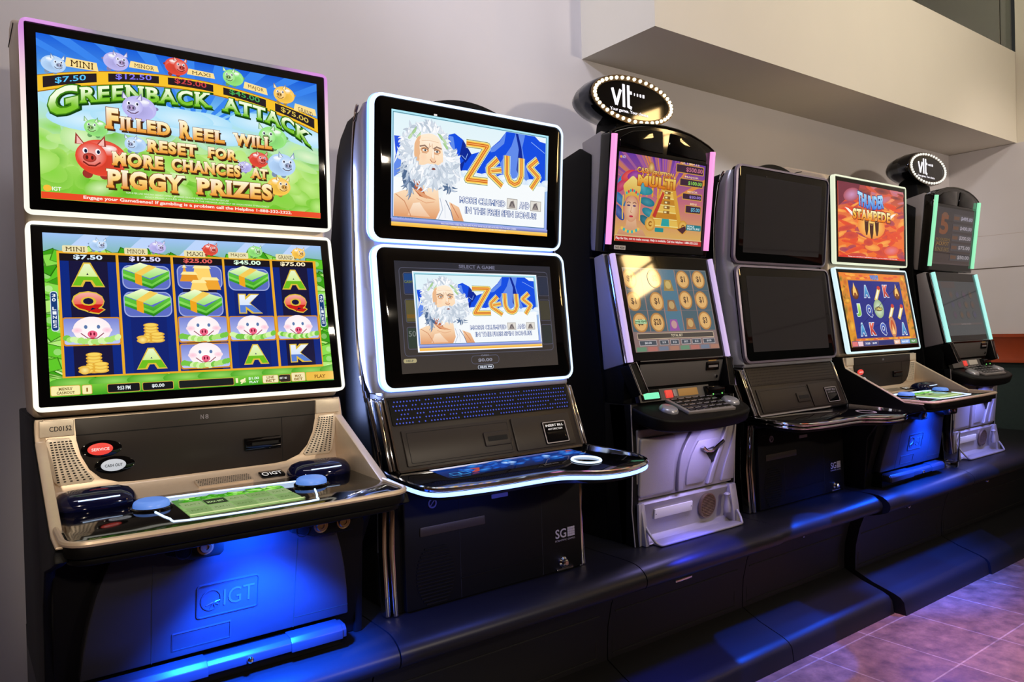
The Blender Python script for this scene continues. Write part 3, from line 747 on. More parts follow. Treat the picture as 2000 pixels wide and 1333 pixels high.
    for q in ((-.118, -.117, -.715, -.43), (.165, .1665, -.715, -.43), (-.285, .318, -.4305, -.429)): k.panel([(q[0], z_(q[2])), (q[1], z_(q[2])), (q[1], z_(q[3])), (q[0], z_(q[3]))], fb, .0085, .001, 1)
    k.panel([(-.118, z_(-.662)), (.165, z_(-.662)), (.165, z_(-.660)), (-.118, z_(-.660))], fb, .010, .003, 2)
    dr = P(k, 'belly_door', [BLACK, DARK, BLACK], T)
    k = MB().panel(rr(-.240, z_(-.529), -.035, z_(-.505), .003), fb, .011, .005, 0, .001)
    P(k, 'coin_ledge', [PANEL], dr)
    k = MB()
    for i in range(17):
        z = -.565-i*.009; w = .058*math.sqrt(max(.1, 1-((i-8)/9.5)**2))
        k.panel([(-.196-w, z_(z)), (-.196+w, z_(z)), (-.196+w, z_(z)+.004), (-.196-w, z_(z)+.004)], fb, .0105, .004, 0)
    P(k, 'louvre', [BLACK], dr)
    k = MB().text('SG', .216, z_(-.619), .258, z_(-.592), fb, .0085, 0, .015)
    for i in range(4):
        for j in range(4): k.panel([(.263+i*.0072, z_(-.619)+j*.0072), (.2695+i*.0072, z_(-.619)+j*.0072), (.2695+i*.0072, z_(-.619)+j*.0072+.0064), (.263+i*.0072, z_(-.619)+j*.0072+.0064)], fb, .0088, .0006, 0)
    k.text('SCIENTIFIC GAMES', .214, z_(-.6285), .292, z_(-.6235), fb, .0085, 0)
    P(k, 'maker_logo', [INKG], dr)
    k = MB().lathe([(.017, 0), (.016, .006), (.011, .010), (.010, .018), (.006, .021), (.001, .021)], fb.p(.240, z_(-.690), .008), fb.n, 18).panel(rr(.214, z_(-.713), .277, z_(-.706), .003), fb, .014, .008, 0, .001)
    P(k, 'lock', [CHROME], dr)
    k = MB().ring(ell(-.20, z_(-.4465), .013, .013, 20), ell(-.20, z_(-.4465), .009, .009, 20), fb, .011, .004, 0).panel([(-.209, z_(-.455)), (-.206, z_(-.455)), (-.192, z_(-.438)), (-.195, z_(-.438))], fb, .0105, .003, 0)
    P(k, 'coin_badge', [INKG if lit else STEEL], dr)
    P(MB().panel(rr(-.01, z_(-.464), .046, z_(-.4525), .002), fb, .0105, .004), 'key_plate', [STEEL if not lit else INKG], dr)
    for s in (-1, 1):
        m = MB()
        for a, b, y in ((.308, .3215, 1.708), (.326, .340, 1.716)):
            q0, q1 = (s*a, s*b) if s > 0 else (s*b, s*a)
            m.prism([(y, -.718), (y+.012, -.55), (y, -.372), (y+.032, -.372), (y+.042, -.55), (y+.032, -.718)], 'x', q0, q1, 0, .004)
        P(m, 'corner_strip', [CHROME], T)
    return T

# ------------------------------------------------------------------ slender machine with tube lights and a silver belly
def tube_machine(xc, y0, label, up_art, lo_art, tubes, tag_txt, mint):
    T = thing('slot_machine', label, 'slot machine', (xc, 1.75+y0, -.72))
    # --- black tower at the back
    m = MB().prism([(1.87, -.72), (2.26, -.72), (2.26, .50), (2.16, .588), (1.956, .633), (1.90, .60), (1.92, .25), (1.87, -.20)], 'x', -.272, .272, 0, .004)
    P(m, 'rear_tower', [BLACK], T)
    # --- upper head
    m = MB().prism([(1.853, .672), (1.95, .652), (1.916, .274), (1.885, .269)], 'x', -.267, .267, 0, .004)
    P(m, 'head_side', [STEEL], T)
    fu = Fr.yz((1.850, .262), (1.803, .662)); bz = fu.bz
    arch = [(.268, .655), (.24, .668), (.19, .684), (.13, .697), (.06, .7045), (0, .7065)]
    ao = [(-.268, bz(.262)), (.268, bz(.262))]+[(x, bz(z)) for x, z in arch]+[(-x, bz(z)) for x, z in arch[::-1][1:]]
    d = P(MB().panel(ao, fu, 0, .05, 0, .006, 3), 'upper_display', [BLACKG], T)
    P(MB().panel([(-.246, bz(.272)), (.246, bz(.272)), (.246, bz(.606)), (-.246, bz(.606))], fu, .0005, .002), 'screen_glass', [GLASS_BLACK], d)
    up_art().build('picture', fu, -.226, bz(.302), .224, bz(.5985), d, ORG0, SCREEN_SOFT, 6e-5, .0012)
    for s in (-1, 1):
        q = [(s*.012, bz(.615)), (s*.226, bz(.615)), (s*.228, bz(.645)), (s*.17, bz(.672)), (s*.09, bz(.686)), (s*.022, bz(.690))]
        P(MB().panel(q if s > 0 else q[::-1], fu, .004, .006, 0, .002), 'arched_window', [GLASS_BLACK], d)
        P(MB().tube([fu.p(s*.255, bz(.288), .004), fu.p(s*.255, bz(.652), .004)], .011, 12), 'tube_light', [tubes[0]], d)
    if tag_txt:
        k = MB().panel(rr(-.224, bz(.273), -.170, bz(.287), .001), fu, .002, .002, 0).text(tag_txt, -.219, bz(.2765), -.176, bz(.2835), fu, .0024, 1, .01)
        P(k, 'asset_tag', [WHITEP, INK], d)
    P(MB().tube([fu.p(x, b+.002, -.004) for x, b in [(-y[0], bz(y[1])) for y in arch[::-1]][::-1]+[(x, bz(z)) for x, z in arch[::-1][1:]]], .005, 6), 'arch_trim', [BLACKG], d)
    # --- lower head
    m = MB().prism([(1.905, .247), (1.86, .258), (1.775, -.118), (1.869, -.14)], 'x', -.266, .266, 0, .004)
    P(m, 'lower_side', [STEEL], T)
    fl = Fr.yz((1.753, -.122), (1.830, .262)); bl = fl.bz
    d = P(MB().panel([(-.262, 0), (.262, 0), (.262, bl(.258)), (-.262, bl(.258))], fl, 0, .03, 0, .004), 'lower_display', [BLACKG], T)
    P(MB().panel([(-.235, bl(-.108)), (.235, bl(-.108)), (.235, bl(.252)), (-.235, bl(.252))], fl, .0006, .002), 'screen_glass', [GLASS_BLACK], d)
    lo_art().build('picture', fl, -.219, bl(-.081), .219, bl(.209), d, ORG0, SCREEN_DIM, 6e-5, .0012)
    for s in (-1, 1):
        P(MB().tube([fl.p(s*.2545, bl(-.112), .003), fl.p(s*.2545, bl(.252), .003)], .0105, 12), 'tube_light', [tubes[1]], d)
        P(MB().tube([fl.p(s*.2645, bl(-.112), -.008), fl.p(s*.2645, bl(.252), -.008)], .004, 8), 'edge_rail', [CHROME], d)
    # --- console: grey ticket panel, service strip, side covers
    fg = Fr.yz((1.768, -.205), (1.758, -.105)); bg = fg.bz
    con = P(MB().prism([(1.772, -.105), (1.782, -.252), (1.90, -.252), (1.90, -.10)], 'x', -.262, .262, 0, .003), 'console', [BLACK], T)
    P(MB().panel(rr(-.205, bg(-.199), .232, bg(-.109), .002), fg, .004, .012, 0, .001), 'ticket_panel', [GREYP], con)
    k = MB().panel(rr(.135, bg(-.158), .205, bg(-.127), .003), fg, .009, .008, 0, .002).panel(rr(.145, bg(-.147), .197, bg(-.139), .001), fg, .0095, .003, 1).panel(rr(.148, bg(-.1245), .192, bg(-.1165), .001), fg, .005, .002, 2)
    P(k, 'ticket_slot', [BLACKG, STEEL, GL_AMBER], con)
    P(MB().lathe([(.007, 0), (.006, .004), (.001, .004)], fg.p(.195, bg(-.182), .004), fg.n, 14), 'lock', [CHROME], con)
    fs = Fr.yz((1.750, -.25), (1.764, -.208)); bs = fs.bz
    k = MB().panel(rr(-.215, .001, .15, bs(-.21), .002), fs, .002, .02, 0)
    st = P(k, 'service_strip', [GREYP], con)
    if mint:
        k = MB().panel(rr(-.205, bs(-.246), -.115, bs(-.211), .003), fs, .006, .006, 0, .001).panel(rr(-.197, bs(-.241), -.122, bs(-.221), .002), fs, .0068, .002, 1)
        P(k, 'credit_display', [BLACKG, GL_MINT], st)
    P(MB().panel(rr(-.088, bs(-.243), -.054, bs(-.217), .003), fs, .008, .008, 0, .002), 'help_button', [GL_RED], st)
    P(MB().panel(rr(-.048, bs(-.241), -.030, bs(-.217), .002), fs, .006, .006, 0, .001), 'key_switch', [STEEL], st)
    P(MB().panel(rr(-.02, bs(-.241), .082, bs(-.216), .002), fs, .004, .004, 0, .001), 'readout', [GL_AMBER if mint else WHITEP], st)
    k = MB().box(.118, .215, 1.735, 1.765, -.252, -.214, 0, .006)
    for x in (.145, .195): k.lathe([(.0032, 0), (.002, .002), (.001, .002)], (x, 1.735, -.243), (0, -1, 0), 10, 1)
    P(k, 'bill_validator', [BLACKG, glow('bill_led_green', (120, 230, 110), .9)], con)
    for s in (-1, 1):
        fc = Fr.yz((1.715, -.215), (1.745, -.115)); bc = fc.bz
        q = [(s*.212, bc(-.213)), (s*.248, bc(-.218)), (s*.268, bc(-.118)), (s*.236, bc(-.112))]
        P(MB().panel(q if s > 0 else q[::-1], fc, 0, .05, 0, .005), 'side_cover', [BLACK], con)
        qq = [fc.p(a, b, .0012) for a, b in q]
        P(MB().tube(qq, .0025, 6, 0, True), 'cover_trim', [CHROME], con)
    # --- keypad shelf
    fd = Fr.yz((1.615, -.302), (1.768, -.248)); by = fd.by
    half = [(.265, 1.768), (.262, 1.70), (.245, 1.655), (.205, 1.628), (.12, 1.612), (0, 1.607)]
    ol = [(-x, by(y)) for x, y in half]+[(x, by(y)) for x, y in half[::-1][1:]]
    sm = smoothpath(ol, 3)
    k = MB().panel(sm, fd, 0, .046, 0, .010, 3)
    sf = P(k, 'button_shelf', [BLACK], T)
    k = MB().panel([(-.095, by(1.648)), (.145, by(1.640)), (.145, by(1.752)), (-.095, by(1.752))], fd, .010, .012, 0, .003)
    for r in range(4):
        for c in range(6):
            x, b = -.082+c*.0375, by(1.654)+r*.0255
            k.panel(rr(x, b, x+.032, b+.021, .002), fd, .0125, .003, 1, .001).panel(rr(x+.003, b+.012, x+.029, b+.016, .0005), fd, .0128, .0006, 2)
    P(k, 'keypad', [STEEL, BLACKG, INKG], sf)
    for x, y in ((-.145, 1.69), (.195, 1.70)):
        P(MB().lathe([(.033, 0), (.033, .004), (.028, .012), (.024, .014), (.001, .014)], fd.p(x, by(y)), fd.n, 24), 'play_button', [SILVER_B], sf)
    # --- silver belly door with swooping ribs
    fb = Fr.yz((1.752, -.575), (1.735, -.335)); b_ = fb.bz
    m = MB().prism([(1.775, -.7198), (1.90, -.7198), (1.90, -.25), (1.77, -.25), (1.76, -.34)], 'x', -.268, .268, 0, .004)
    P(m, 'cabinet', [BLACK], T)
    k = MB().panel(rr(-.250, b_(-.572), .262, b_(-.335), .006), fb, .004, .02, 0, .003)
    dr = P(k, 'belly_door', [STEEL], T)
    k = MB().panel(rr(-.243, b_(-.562), -.072, b_(-.362), .012), fb, .013, .012, 0, .006, 3)
    q = smoothpath([(.255, b_(-.36)), (.24, b_(-.42)), (.205, b_(-.50)), (.185, b_(-.562))], 4)
    P(k, 'raised_panel', [STEEL], dr)
    P(MB().panel(q+[(.258, b_(-.562)), (.262, b_(-.36))], fb, .012, .012, 0, .005), 'raised_panel', [STEEL], dr)
    rib1 = smoothpath([(.055, b_(-.345)), (.012, b_(-.39)), (-.022, b_(-.44)), (-.038, b_(-.50)), (-.042, b_(-.566))], 4)
    rib2 = smoothpath([(.215, b_(-.345)), (.195, b_(-.39)), (.165, b_(-.45)), (.135, b_(-.51)), (.115, b_(-.562))], 4)
    for rb, w0, w1 in ((rib1, .060, .024), (rib2, .018, .026)):
        n = len(rb); L_ = [(x-(w0+(w1-w0)*i/(n-1))/2, y) for i, (x, y) in enumerate(rb)]; R_ = [(x+(w0+(w1-w0)*i/(n-1))/2, y) for i, (x, y) in enumerate(rb)]
        P(MB().panel(L_[::-1]+R_, fb, .017, .015, 0, .004, 3), 'swoop_rib', [STEEL], dr)
    q = smoothpath([(.055, b_(-.40)), (.02, b_(-.45)), (-.002, b_(-.51)), (-.004, b_(-.553))], 4)
    q2 = smoothpath([(.085, b_(-.553)), (.115, b_(-.51)), (.14, b_(-.45)), (.165, b_(-.40))], 4)
    P(MB().panel(q[::-1]+q2[::-1] if False else (q+q2), fb, .010, .008, 0, .005), 'raised_panel', [STEEL], dr)
    hp = smoothpath([(.065, b_(-.422)), (.085, b_(-.437)), (.115, b_(-.440)), (.15, b_(-.425)), (.178, b_(-.412))], 4)
    k = MB().tube([fb.p(x, y, .020) for x, y in hp], .0065, 8)
    k.panel([(.085, b_(-.436)), (.165, b_(-.425)), (.135, b_(-.485)), (.115, b_(-.470))][::-1], fb, .012, .006, 1)
    P(k, 'pull_handle', [CHROME, DARK], dr)
    # --- coin tray
    k = MB()
    pr = [(1.756, -.578), (1.742, -.588), (1.748, -.60), (1.758, -.66), (1.762, -.70), (1.735, -.714), (1.722, -.712), (1.718, -.716), (1.735, -.7195), (1.78, -.7195), (1.78, -.578)]
    k.prism(pr, 'x', -.235, .245, 0, .002)
    for s, x0, x1 in ((-1, -.240, -.222), (1, .225, .262)):
        k.prism([(1.735, -.580), (1.78, -.580), (1.78, -.7195), (1.715, -.7195), (1.722, -.66)], 'x', x0, x1, 0, .003)
    tr = P(k, 'coin_tray', [STEEL], T)
    lip = smoothpath([(-.228, 1.728, -.655), (-.225, 1.70, -.690), (-.205, 1.685, -.712), (-.15, 1.683, -.7145), (0, 1.683, -.7145), (.2, 1.683, -.7145), (.232, 1.69, -.706), (.24, 1.715, -.672)], 4)
    kk = MB().tube(lip, .0045, 8).prism([(1.684, -.719), (1.76, -.719), (1.76, -.713), (1.684, -.711)], 'x', -.20, .232, 0, .001)
    P(kk, 'tray_lip', [STEEL], tr)
    ft = Fr.yz((1.7585, -.70), (1.747, -.60)); bt = ft.bz
    k = MB().panel(rr(-.162, bt(-.645), .030, bt(-.612), .001), ft, .005, .006, 0, .0008)
    for x, z in ((-.156, -.629), (.024, -.629)): k.panel(ell(x, bt(z), .002, .002, 10), ft, .0055, .001, 1)
    P(k, 'blank_plate', [WHITEP, DARK], tr)
    k = MB().panel(ell(.112, bt(-.641), .040, .042), ft, .006, .01, 0, .002).ring(ell(.112, bt(-.641), .043, .045), ell(.112, bt(-.641), .038, .040), ft, .010, .01, 1)
    for i in range(-6, 7):
        h = .038*math.sqrt(max(0, 1-(i/6.8)**2))
        k.tube([ft.p(.112+i*.0055, bt(-.641)-h, .0075), ft.p(.112+i*.0055, bt(-.641)+h, .0075)], .0011, 5, 1)
        k.tube([ft.p(.112-h, bt(-.641)+i*.0057, .0085), ft.p(.112+h, bt(-.641)+i*.0057, .0085)], .0011, 5, 1)
    P(k, 'round_grille', [DARK, BRASSY], tr)
    k = MB().lathe([(.012, -.035), (.014, -.02), (.010, 0), (.008, .018), (.013, .03), (.006, .036)], (.197, 1.725, -.640), (0, 0, 1), 14)
    P(k, 'coin_chute', [STEEL], tr)
    for s in (-1, 1):
        m = MB()
        q0, q1 = (s*.268, s*.236) if s < 0 else (.250, .268)
        m.prism([(1.742, -.250), (1.738, -.40), (1.748, -.60), (1.735, -.7195), (1.80, -.7195), (1.815, -.50), (1.845, -.25)], 'x', q0, q1, 0, .003)
        P(m, 'side_post', [BLACK], T)
    for s in (-1, 1):
        m = MB()
        m.box(s*.243-.009, s*.243+.009, 1.732, 1.742, -.7195, -.580, 0, .002)
        m.tube([(s*.2685, 1.742, -.25), (s*.2685, 1.738, -.40), (s*.2685, 1.748, -.60), (s*.2685, 1.737, -.718)], .002, 6)
        P(m, 'post_trim', [STEEL], T)
    return T

def topper_sign(xc, yc, z, label, bulb_m):
    """oval sign on a short post; drawn around its own middle"""
    T = thing('oval_sign', label, 'sign', (xc, 1.955+yc, z)); G = Vector((0, 1.955, z))
    def Q(mb, name, mats, par): return mb.build(name, mats, par, G)
    f = Fr((0, 1.955, z), (0, 0, 1))
    k = MB(); n = 48
    prof = [(.212, .087, 0), (.216, .091, .006), (.218, .093, .02), (.217, .092, .062), (.214, .090, .066), (.208, .086, .095), (.185, .072, .135), (.14, .05, .165), (.02, .01, .178)]
    vs = [];
    for a, b, d in prof: vs += [f.p(a*math.cos(2*PI*i/n), b*math.sin(2*PI*i/n), -d) for i in range(n)]
    fs = []; ms = []
    for r in range(len(prof)-1):
        for i in range(n): fs.append((r*n+i, r*n+(i+1) % n, (r+1)*n+(i+1) % n, (r+1)*n+i)); ms.append(1 if r in (0, 1, 2) else 0)
    fs.append(tuple(range(n))); ms.append(0); fs.append(tuple((len(prof)-1)*n+i for i in range(n))); ms.append(0)
    k.v, k.f, k.m = [tuple(v) for v in vs], fs, ms
    Q(k, 'housing', [BLACKG, BLACKCHROME], T)
    Q(MB().ring(ell(0, 0, .2135, .0885, 48), ell(0, 0, .188, .0675, 48), f, .003, .006, 0), 'bulb_rim', [BRONZE], T)
    Q(MB().panel(ell(0, 0, .1885, .068, 48), f, .0015, .004, 0), 'face_glass', [GLASS_BLACK], T)
    k = MB(); h = .003
    def bar(x0, y0, x1, y1, w):
        d = math.hypot(x1-x0, y1-y0); nx, ny = -(y1-y0)/d*w/2, (x1-x0)/d*w/2
        k.panel([(x0-nx, y0-ny), (x1-nx, y1-ny), (x1+nx, y1+ny), (x0+nx, y0+ny)], f, h, .001)
    bar(-.112, .030, -.092, -.028, .012); bar(-.092, -.028, -.070, .030, .012); bar(-.054, -.031, -.054, .052, .012)
    bar(-.030, -.030, -.030, .052, .012); bar(-.030, -.026, -.014, -.030, .011); bar(-.030, .026, -.012, .026, .011)
    for i in range(4): bar(.000+i*.015, .0235, .004+i*.0155+i*.0012, .0235, .009+i*.001)
    k.text('Your games. Your choice.', -.125, -.054, .075, -.039, f, h, 0, .012)
    Q(k, 'lettering', [GL_SIGN], T)
    for i in range(40):
        t = 2*PI*i/40; c = f.p(.2005*math.cos(t), .0778*math.sin(t), .003)
        b = MB().lathe([(.0066, 0), (.0064, .004), (.0045, .0075), (.001, .009)], c, f.n, 10)
        Q(b, 'bulb', [bulb_m], T)
    k = MB().prism([(1.965, z-.20), (2.105, z-.20), (2.10, z-.15), (2.08, z-.06), (1.98, z-.06), (1.97, z-.15)], 'x', -.075, .075, 0, .01, 3)
    Q(k, 'post', [BLACK], T)
    return T

# ------------------------------------------------------------------ what the screens show
def g_pig(c, x, y, s, col, face=1):
    """plain glossy piggy bank, s = half width"""
    d = mixc(col, (20, 20, 40), .35); l = mixc(col, (255, 255, 255), .65)
    c.ell(x-face*s*.95, y+s*.1, s*.18, s*.12, d, 12)
    for q in (-.55, .1): c.ell(x+q*s, y-s*.72, s*.2, s*.2, d, 12)
    c.ell(x, y, s, s*.78, l, 30, 0, True, col)
    c.ell(x-s*.05, y-s*.18, s*.86, s*.55, mixc(col, (0, 0, 30), .12), 24, 0, True, col)
    c.ell(x-face*s*.25, y+s*.38, s*.45, s*.26, l, 20, 0, True, col)
    c.ell(x-face*s*.3, y+s*.45, s*.3, s*.13, (255, 255, 255), 16, 0, True, l)
    hx = x+face*s*.38
    for q in (-.42, .36): c.poly([(hx+q*s-.2*s, y+s*.5), (hx+q*s+.2*s, y+s*.5), (hx+q*s+(.16 if q > 0 else -.16)*s, y+s*.98)], d); c.poly([(hx+q*s-.13*s, y+s*.52), (hx+q*s+.13*s, y+s*.52), (hx+q*s+(.12 if q > 0 else -.12)*s, y+s*.85)], l)
    c.ell(hx, y+s*.08, s*.58, s*.54, l, 24, 0, True, col)
    for q in (-.24, .24): c.ell(hx+q*s, y+s*.25, s*.1, s*.13, (250, 250, 255), 12); c.ell(hx+q*s+.02*s, y+s*.24, s*.06, s*.085, (25, 30, 60), 10)
    c.line([(hx-.33*s, y-.22*s), (hx-.12*s, y-.36*s), (hx+.12*s, y-.36*s), (hx+.33*s, y-.2*s)], s*.06, mixc(d, (60, 0, 0), .4))
    c.ell(hx+face*s*.08, y-s*.03, s*.26, s*.2, mixc(col, (255, 120, 130), .25), 18, 0, True, d)
    for q in (-.1, .1): c.ell(hx+face*s*.08+q*s, y-s*.03, s*.055, s*.09, mixc(d, (0, 0, 0), .5), 10)
GOLD = lambda y0, y1: vg3((236, 150, 50), (255, 220, 130), (255, 250, 226), y0, y1)
def serif_line(c, words, dark=(64, 36, 16)):
    for st, x0, y0, x1, y1 in words:
        c.text(st, x0, y0, x1, y1, GOLD(y0, y1), .05, True, (140, 80, 24), .03, dark, None, (9, -13))
TABS = ('MINI', 'MINOR', 'MAXI', 'MAJOR', 'GRAND')
SUMS = ('$7.50', '$12.50', '$25.00', '$45.00', '$75.00')
PIGC = ((182, 214, 250), (190, 184, 242), (230, 74, 54), (150, 230, 124), (255, 200, 78))
def art_pig_top():
    c = Canvas(1600, 900)
    c.rect(0, 0, 1600, 900, vg3((120, 210, 60), (150, 220, 250), (24, 96, 220), 180, 880), True, 4, 8)
    for i in range(9): c.poly([(800+(i-4)*40, 560), (i*220-160, 900), (i*220-60, 900), (800+(i-4)*40+20, 560)], (58, 134, 240))
    R = random.Random(3)
    md = vg3((120, 200, 50), (186, 232, 120), (176, 226, 250), 20, 560)
    c.rect(0, 0, 1600, 560, md, True, 4, 10)
    for i in range(150):      # soft-focus notes drifting over the meadow
        x, y = R.uniform(-40, 1640), R.uniform(-20, 470); g = R.choice(((90, 180, 30), (132, 214, 60), (206, 244, 150), (240, 252, 214), (110, 196, 44)))
        e = md(x, y); c.ell(x, y, R.uniform(50, 130), R.uniform(26, 90), mixc(g, e, .25), 16, R.uniform(-.5, .5), True, e)
    for i in range(16): x = R.uniform(0, 1600); c.ell(x, R.uniform(450, 600), 190, 60, (216, 242, 255), 22, 0, True, (176, 226, 250))
    bt = lambda x: 667+(787-667)*(1-((x-792)/792)**2); bb = lambda x: 582+(722-582)*(1-((x-790)/790)**2)
    n = 40; xs = [1600*i/n for i in range(n+1)]
    c.poly([(x, bb(x)-6) for x in xs]+[(x, bt(x)+4) for x in xs[::-1]], (170, 110, 10)); c.poly([(x, bb(x)) for x in xs]+[(x, bt(x)) for x in xs[::-1]], (250, 196, 44))
    for i, (a, b) in enumerate(((25, 288), (347, 616), (666, 927), (987, 1253), (1312, 1576))):
        q = [a+(b-a)*k/8 for k in range(9)]
        c.poly([(x, bb(x)+14) for x in q]+[(x, bt(x)-9) for x in q[::-1]], (40, 30, 34))
        w = lambda x, y: (x, y+bb(x))
        c.text(SUMS[i], a+(58 if i == 0 else 38), 24, b-(54 if i == 0 else 40), 60, ((90, 200, 255), (132, 124, 250), (205, 66, 70), (70, 170, 84), (226, 196, 84))[i], .012, False, None, .03, None, w)
    for i, (x0, x1, y0, y1) in enumerate(((131, 298, 745, 788), (456, 617, 800, 830), (775, 939, 818, 846), (1111, 1266, 792, 826), (1436, 1592, 706, 742))):
        c.poly([(x0, y0-4), (x1, y0-(4 if i < 3 else 24)), (x1-8, y1-(0 if i < 3 else 16)), (x0+10, y1+4)], (255, 226, 150)); c.text(TABS[i], x0+30, y0+2, x1-26, y1-6, (70, 40, 10), .0, True, None, .03, None, (lambda x, y, a=x0, k=(0 if i < 3 else (-.12 if i == 3 else -.26)): (x, y+(x-a)*k)))
    for i, (x, y, s) in enumerate(((78, 742, 60), (389, 816, 66), (716, 848, 66), (1050, 842, 64), (1374, 788, 70))): g_pig(c, x, y, s, PIGC[i], 1 if i < 3 else -1)
    bx = ((40, 478), (183, 545), (440, 604), (915, 634), (1228, 600), (1400, 555), (1535, 478))
    def base(x):
        for (a, p), (b, q) in zip(bx, bx[1:]):
            if x <= b: break
        return p+(q-p)*(x-a)/(b-a)
    wr = lambda x, y: (x, base(x)+y)
    gr = lambda x, y: (236, 255, 190) if y-base(x) > 42 else (110, 190, 40)
    for st, x0, x1, h in (('G', 46, 192, 150), ('REENBACK', 200, 914, 88), ('ATTACK', 978, 1545, 88)):
        for dx, col, bo, gg in ((6, (18, 64, 10), .1, 12), (0, (66, 134, 16), .07, 6)):
            c.tris([tuple(wr(p[0]+dx, p[1]-dx) for p in t) for t in fit_text(st, x0-gg, -gg-(40 if st == 'G' else 0), x1+gg, h+gg-(40 if st == 'G' else 0), bo, True)], col)
        lo = -40 if st == 'G' else 0
        c.text(st, x0, lo, x1, h+lo, lambda x, y, l=lo, hh=h: mixc((128, 200, 48), (246, 255, 224), max(0, min(1, ((y-base(x)-l)/hh-.28)*2.4))), .03, True, None, .03, None, wr)
    for x, y, s, i, f in ((505, 565, 92, 1, -1), (278, 420, 62, 3, -1), (1290, 498, 92, 3, -1), (478, 352, 58, 0, -1), (1195, 346, 62, 2, 1), (1345, 330, 92, 0, 1), (1322, 188, 76, 4, 1), (1105, 290, 44, 1, -1)): g_pig(c, x, y, s, PIGC[i], f)
    g_pig(c, 300, 252, 132, (232, 70, 46), -1)
    serif_line(c, (('F', 323, 425, 392, 545), ('ILLED', 398, 425, 669, 503), ('R', 720, 421, 790, 528), ('EEL', 798, 421, 985, 497), ('WILL', 1037, 421, 1283, 497),
                   ('RESET', 538, 318, 817, 392), ('FOR', 880, 321, 1061, 390), ('MORE', 351, 218, 625, 298), ('CHANCES', 670, 221, 1076, 296), ('AT', 1139, 225, 1249, 290),
                   ('PIGGY', 321, 88, 744, 196), ('PRIZES', 807, 92, 1276, 196)))
    c.text('TOPS 8 PER LINE WINS PAY HIGHEST SYMBOL AWARDED ON A LINE BEFORE MULTIPLIER PER CENTLINE', 418, 62, 1000, 72, (240, 250, 220)); c.text('PIGGY PRIZES AWARD AS SHOWN IN THE MESSAGE AND MAY BE WON MORE THAN ONCE', 520, 46, 1251, 55, (240, 250, 220))
    c.ell(30, 58, 20, 18, (250, 190, 60), 16); c.text('IGT', 52, 46, 96, 68, (250, 255, 240), .02)
    c.rect(0, 0, 1600, 37, (236, 76, 40)); c.text('Engage your GameSense! If gambling is a problem call the Helpline 1-888-332-2322.', 202, 8, 1401, 32, (255, 240, 230), .025)
    return c
def note_pile(c, x0, x1, y0, y1, n, seed):
    R = random.Random(seed)
    for i in range(n):
        x, y = R.uniform(x0, x1), R.uniform(y0, y1); a = R.uniform(-.6, .6); w, h = 74, 34; ca, sa = math.cos(a), math.sin(a); g = R.choice(((60, 160, 20), (96, 200, 40), (140, 222, 80), (180, 236, 120)))
        q = [(x+u*ca-v*sa, y+u*sa+v*ca) for u, v in ((-w, -h), (w, -h), (w, h), (-w, h))]
        c.poly(q, mixc(g, (20, 60, 0), .5)); c.poly([(x+(u-x)*.93, y+(v-y)*.88) for u, v in q], g); c.ell(x, y, 20, 18, mixc(g, (255, 255, 255), .35), 12)
def sym_A(c, x, y, w, h, top=(214, 240, 150), bot=(110, 190, 30), st='A'):
    c.text(st, x, y, x+w, y+h, lambda a, b: top if b > y+h*.42 else bot, .05, False, (226, 190, 60), .06)
    c.tris([t for t in clip_below(fit_text(st, x, y, x+w, y+h, .05), y+h*.42)], bot); c.tris(clip_below(fit_text(st, x, y, x+w, y+h, .05), y+h*.42, -1), vg(mixc(top, (255, 255, 255), .0), mixc(top, (255, 255, 255), .5), y+h*.42, y+h))
def clip_below(T, k, s=1):
    out = []
    for t in T:
        p = []
        for i in range(3):
            a, b = t[i], t[(i+1) % 3]; da, db = s*(k-a[1]), s*(k-b[1])
            if da >= 0: p.append(a)
            if da*db < 0: q = da/(da-db); p.append((a[0]+(b[0]-a[0])*q, a[1]+(b[1]-a[1])*q))
        for i in range(1, len(p)-1): out.append((p[0], p[i], p[i+1]))
    return out
def sym_cash(c, x, y, w, h):
    c.poly(rr(x, y+h*.04, x+w, y+h*.9, 40), (160, 172, 226)); c.poly(rr(x+6, y+h*.04+6, x+w-6, y+h*.9-6, 36), (94, 110, 196))
    X = lambda u: x+u*w; Yv = lambda v: y+v*h
    for k, (a, b) in enumerate((((40, 128, 26), (70, 176, 40)), ((96, 196, 60), (150, 226, 100)), ((52, 150, 30), (96, 196, 60)))):
        o = .09*k
        c.poly([(X(.02), Yv(.42+o)), (X(.6), Yv(.06+o)), (X(.98), Yv(.44+o)), (X(.98), Yv(.56+o)), (X(.6), Yv(.2+o)), (X(.02), Yv(.56+o))], vg(a, b, Yv(.1), Yv(.6)))
    c.poly([(X(.02), Yv(.76)), (X(.56), Yv(.44)), (X(.98), Yv(.72)), (X(.38), Yv(1.0))], vg((150, 222, 110), (250, 255, 214), Yv(.44), Yv(1)))
    c.poly([(X(.26), Yv(.62)), (X(.40), Yv(.54)), (X(.72), Yv(.86)), (X(.56), Yv(.93))], (246, 206, 90)); c.poly([(X(.26), Yv(.62)), (X(.40), Yv(.54)), (X(.40), Yv(.16)), (X(.26), Yv(.26))], (240, 166, 30))
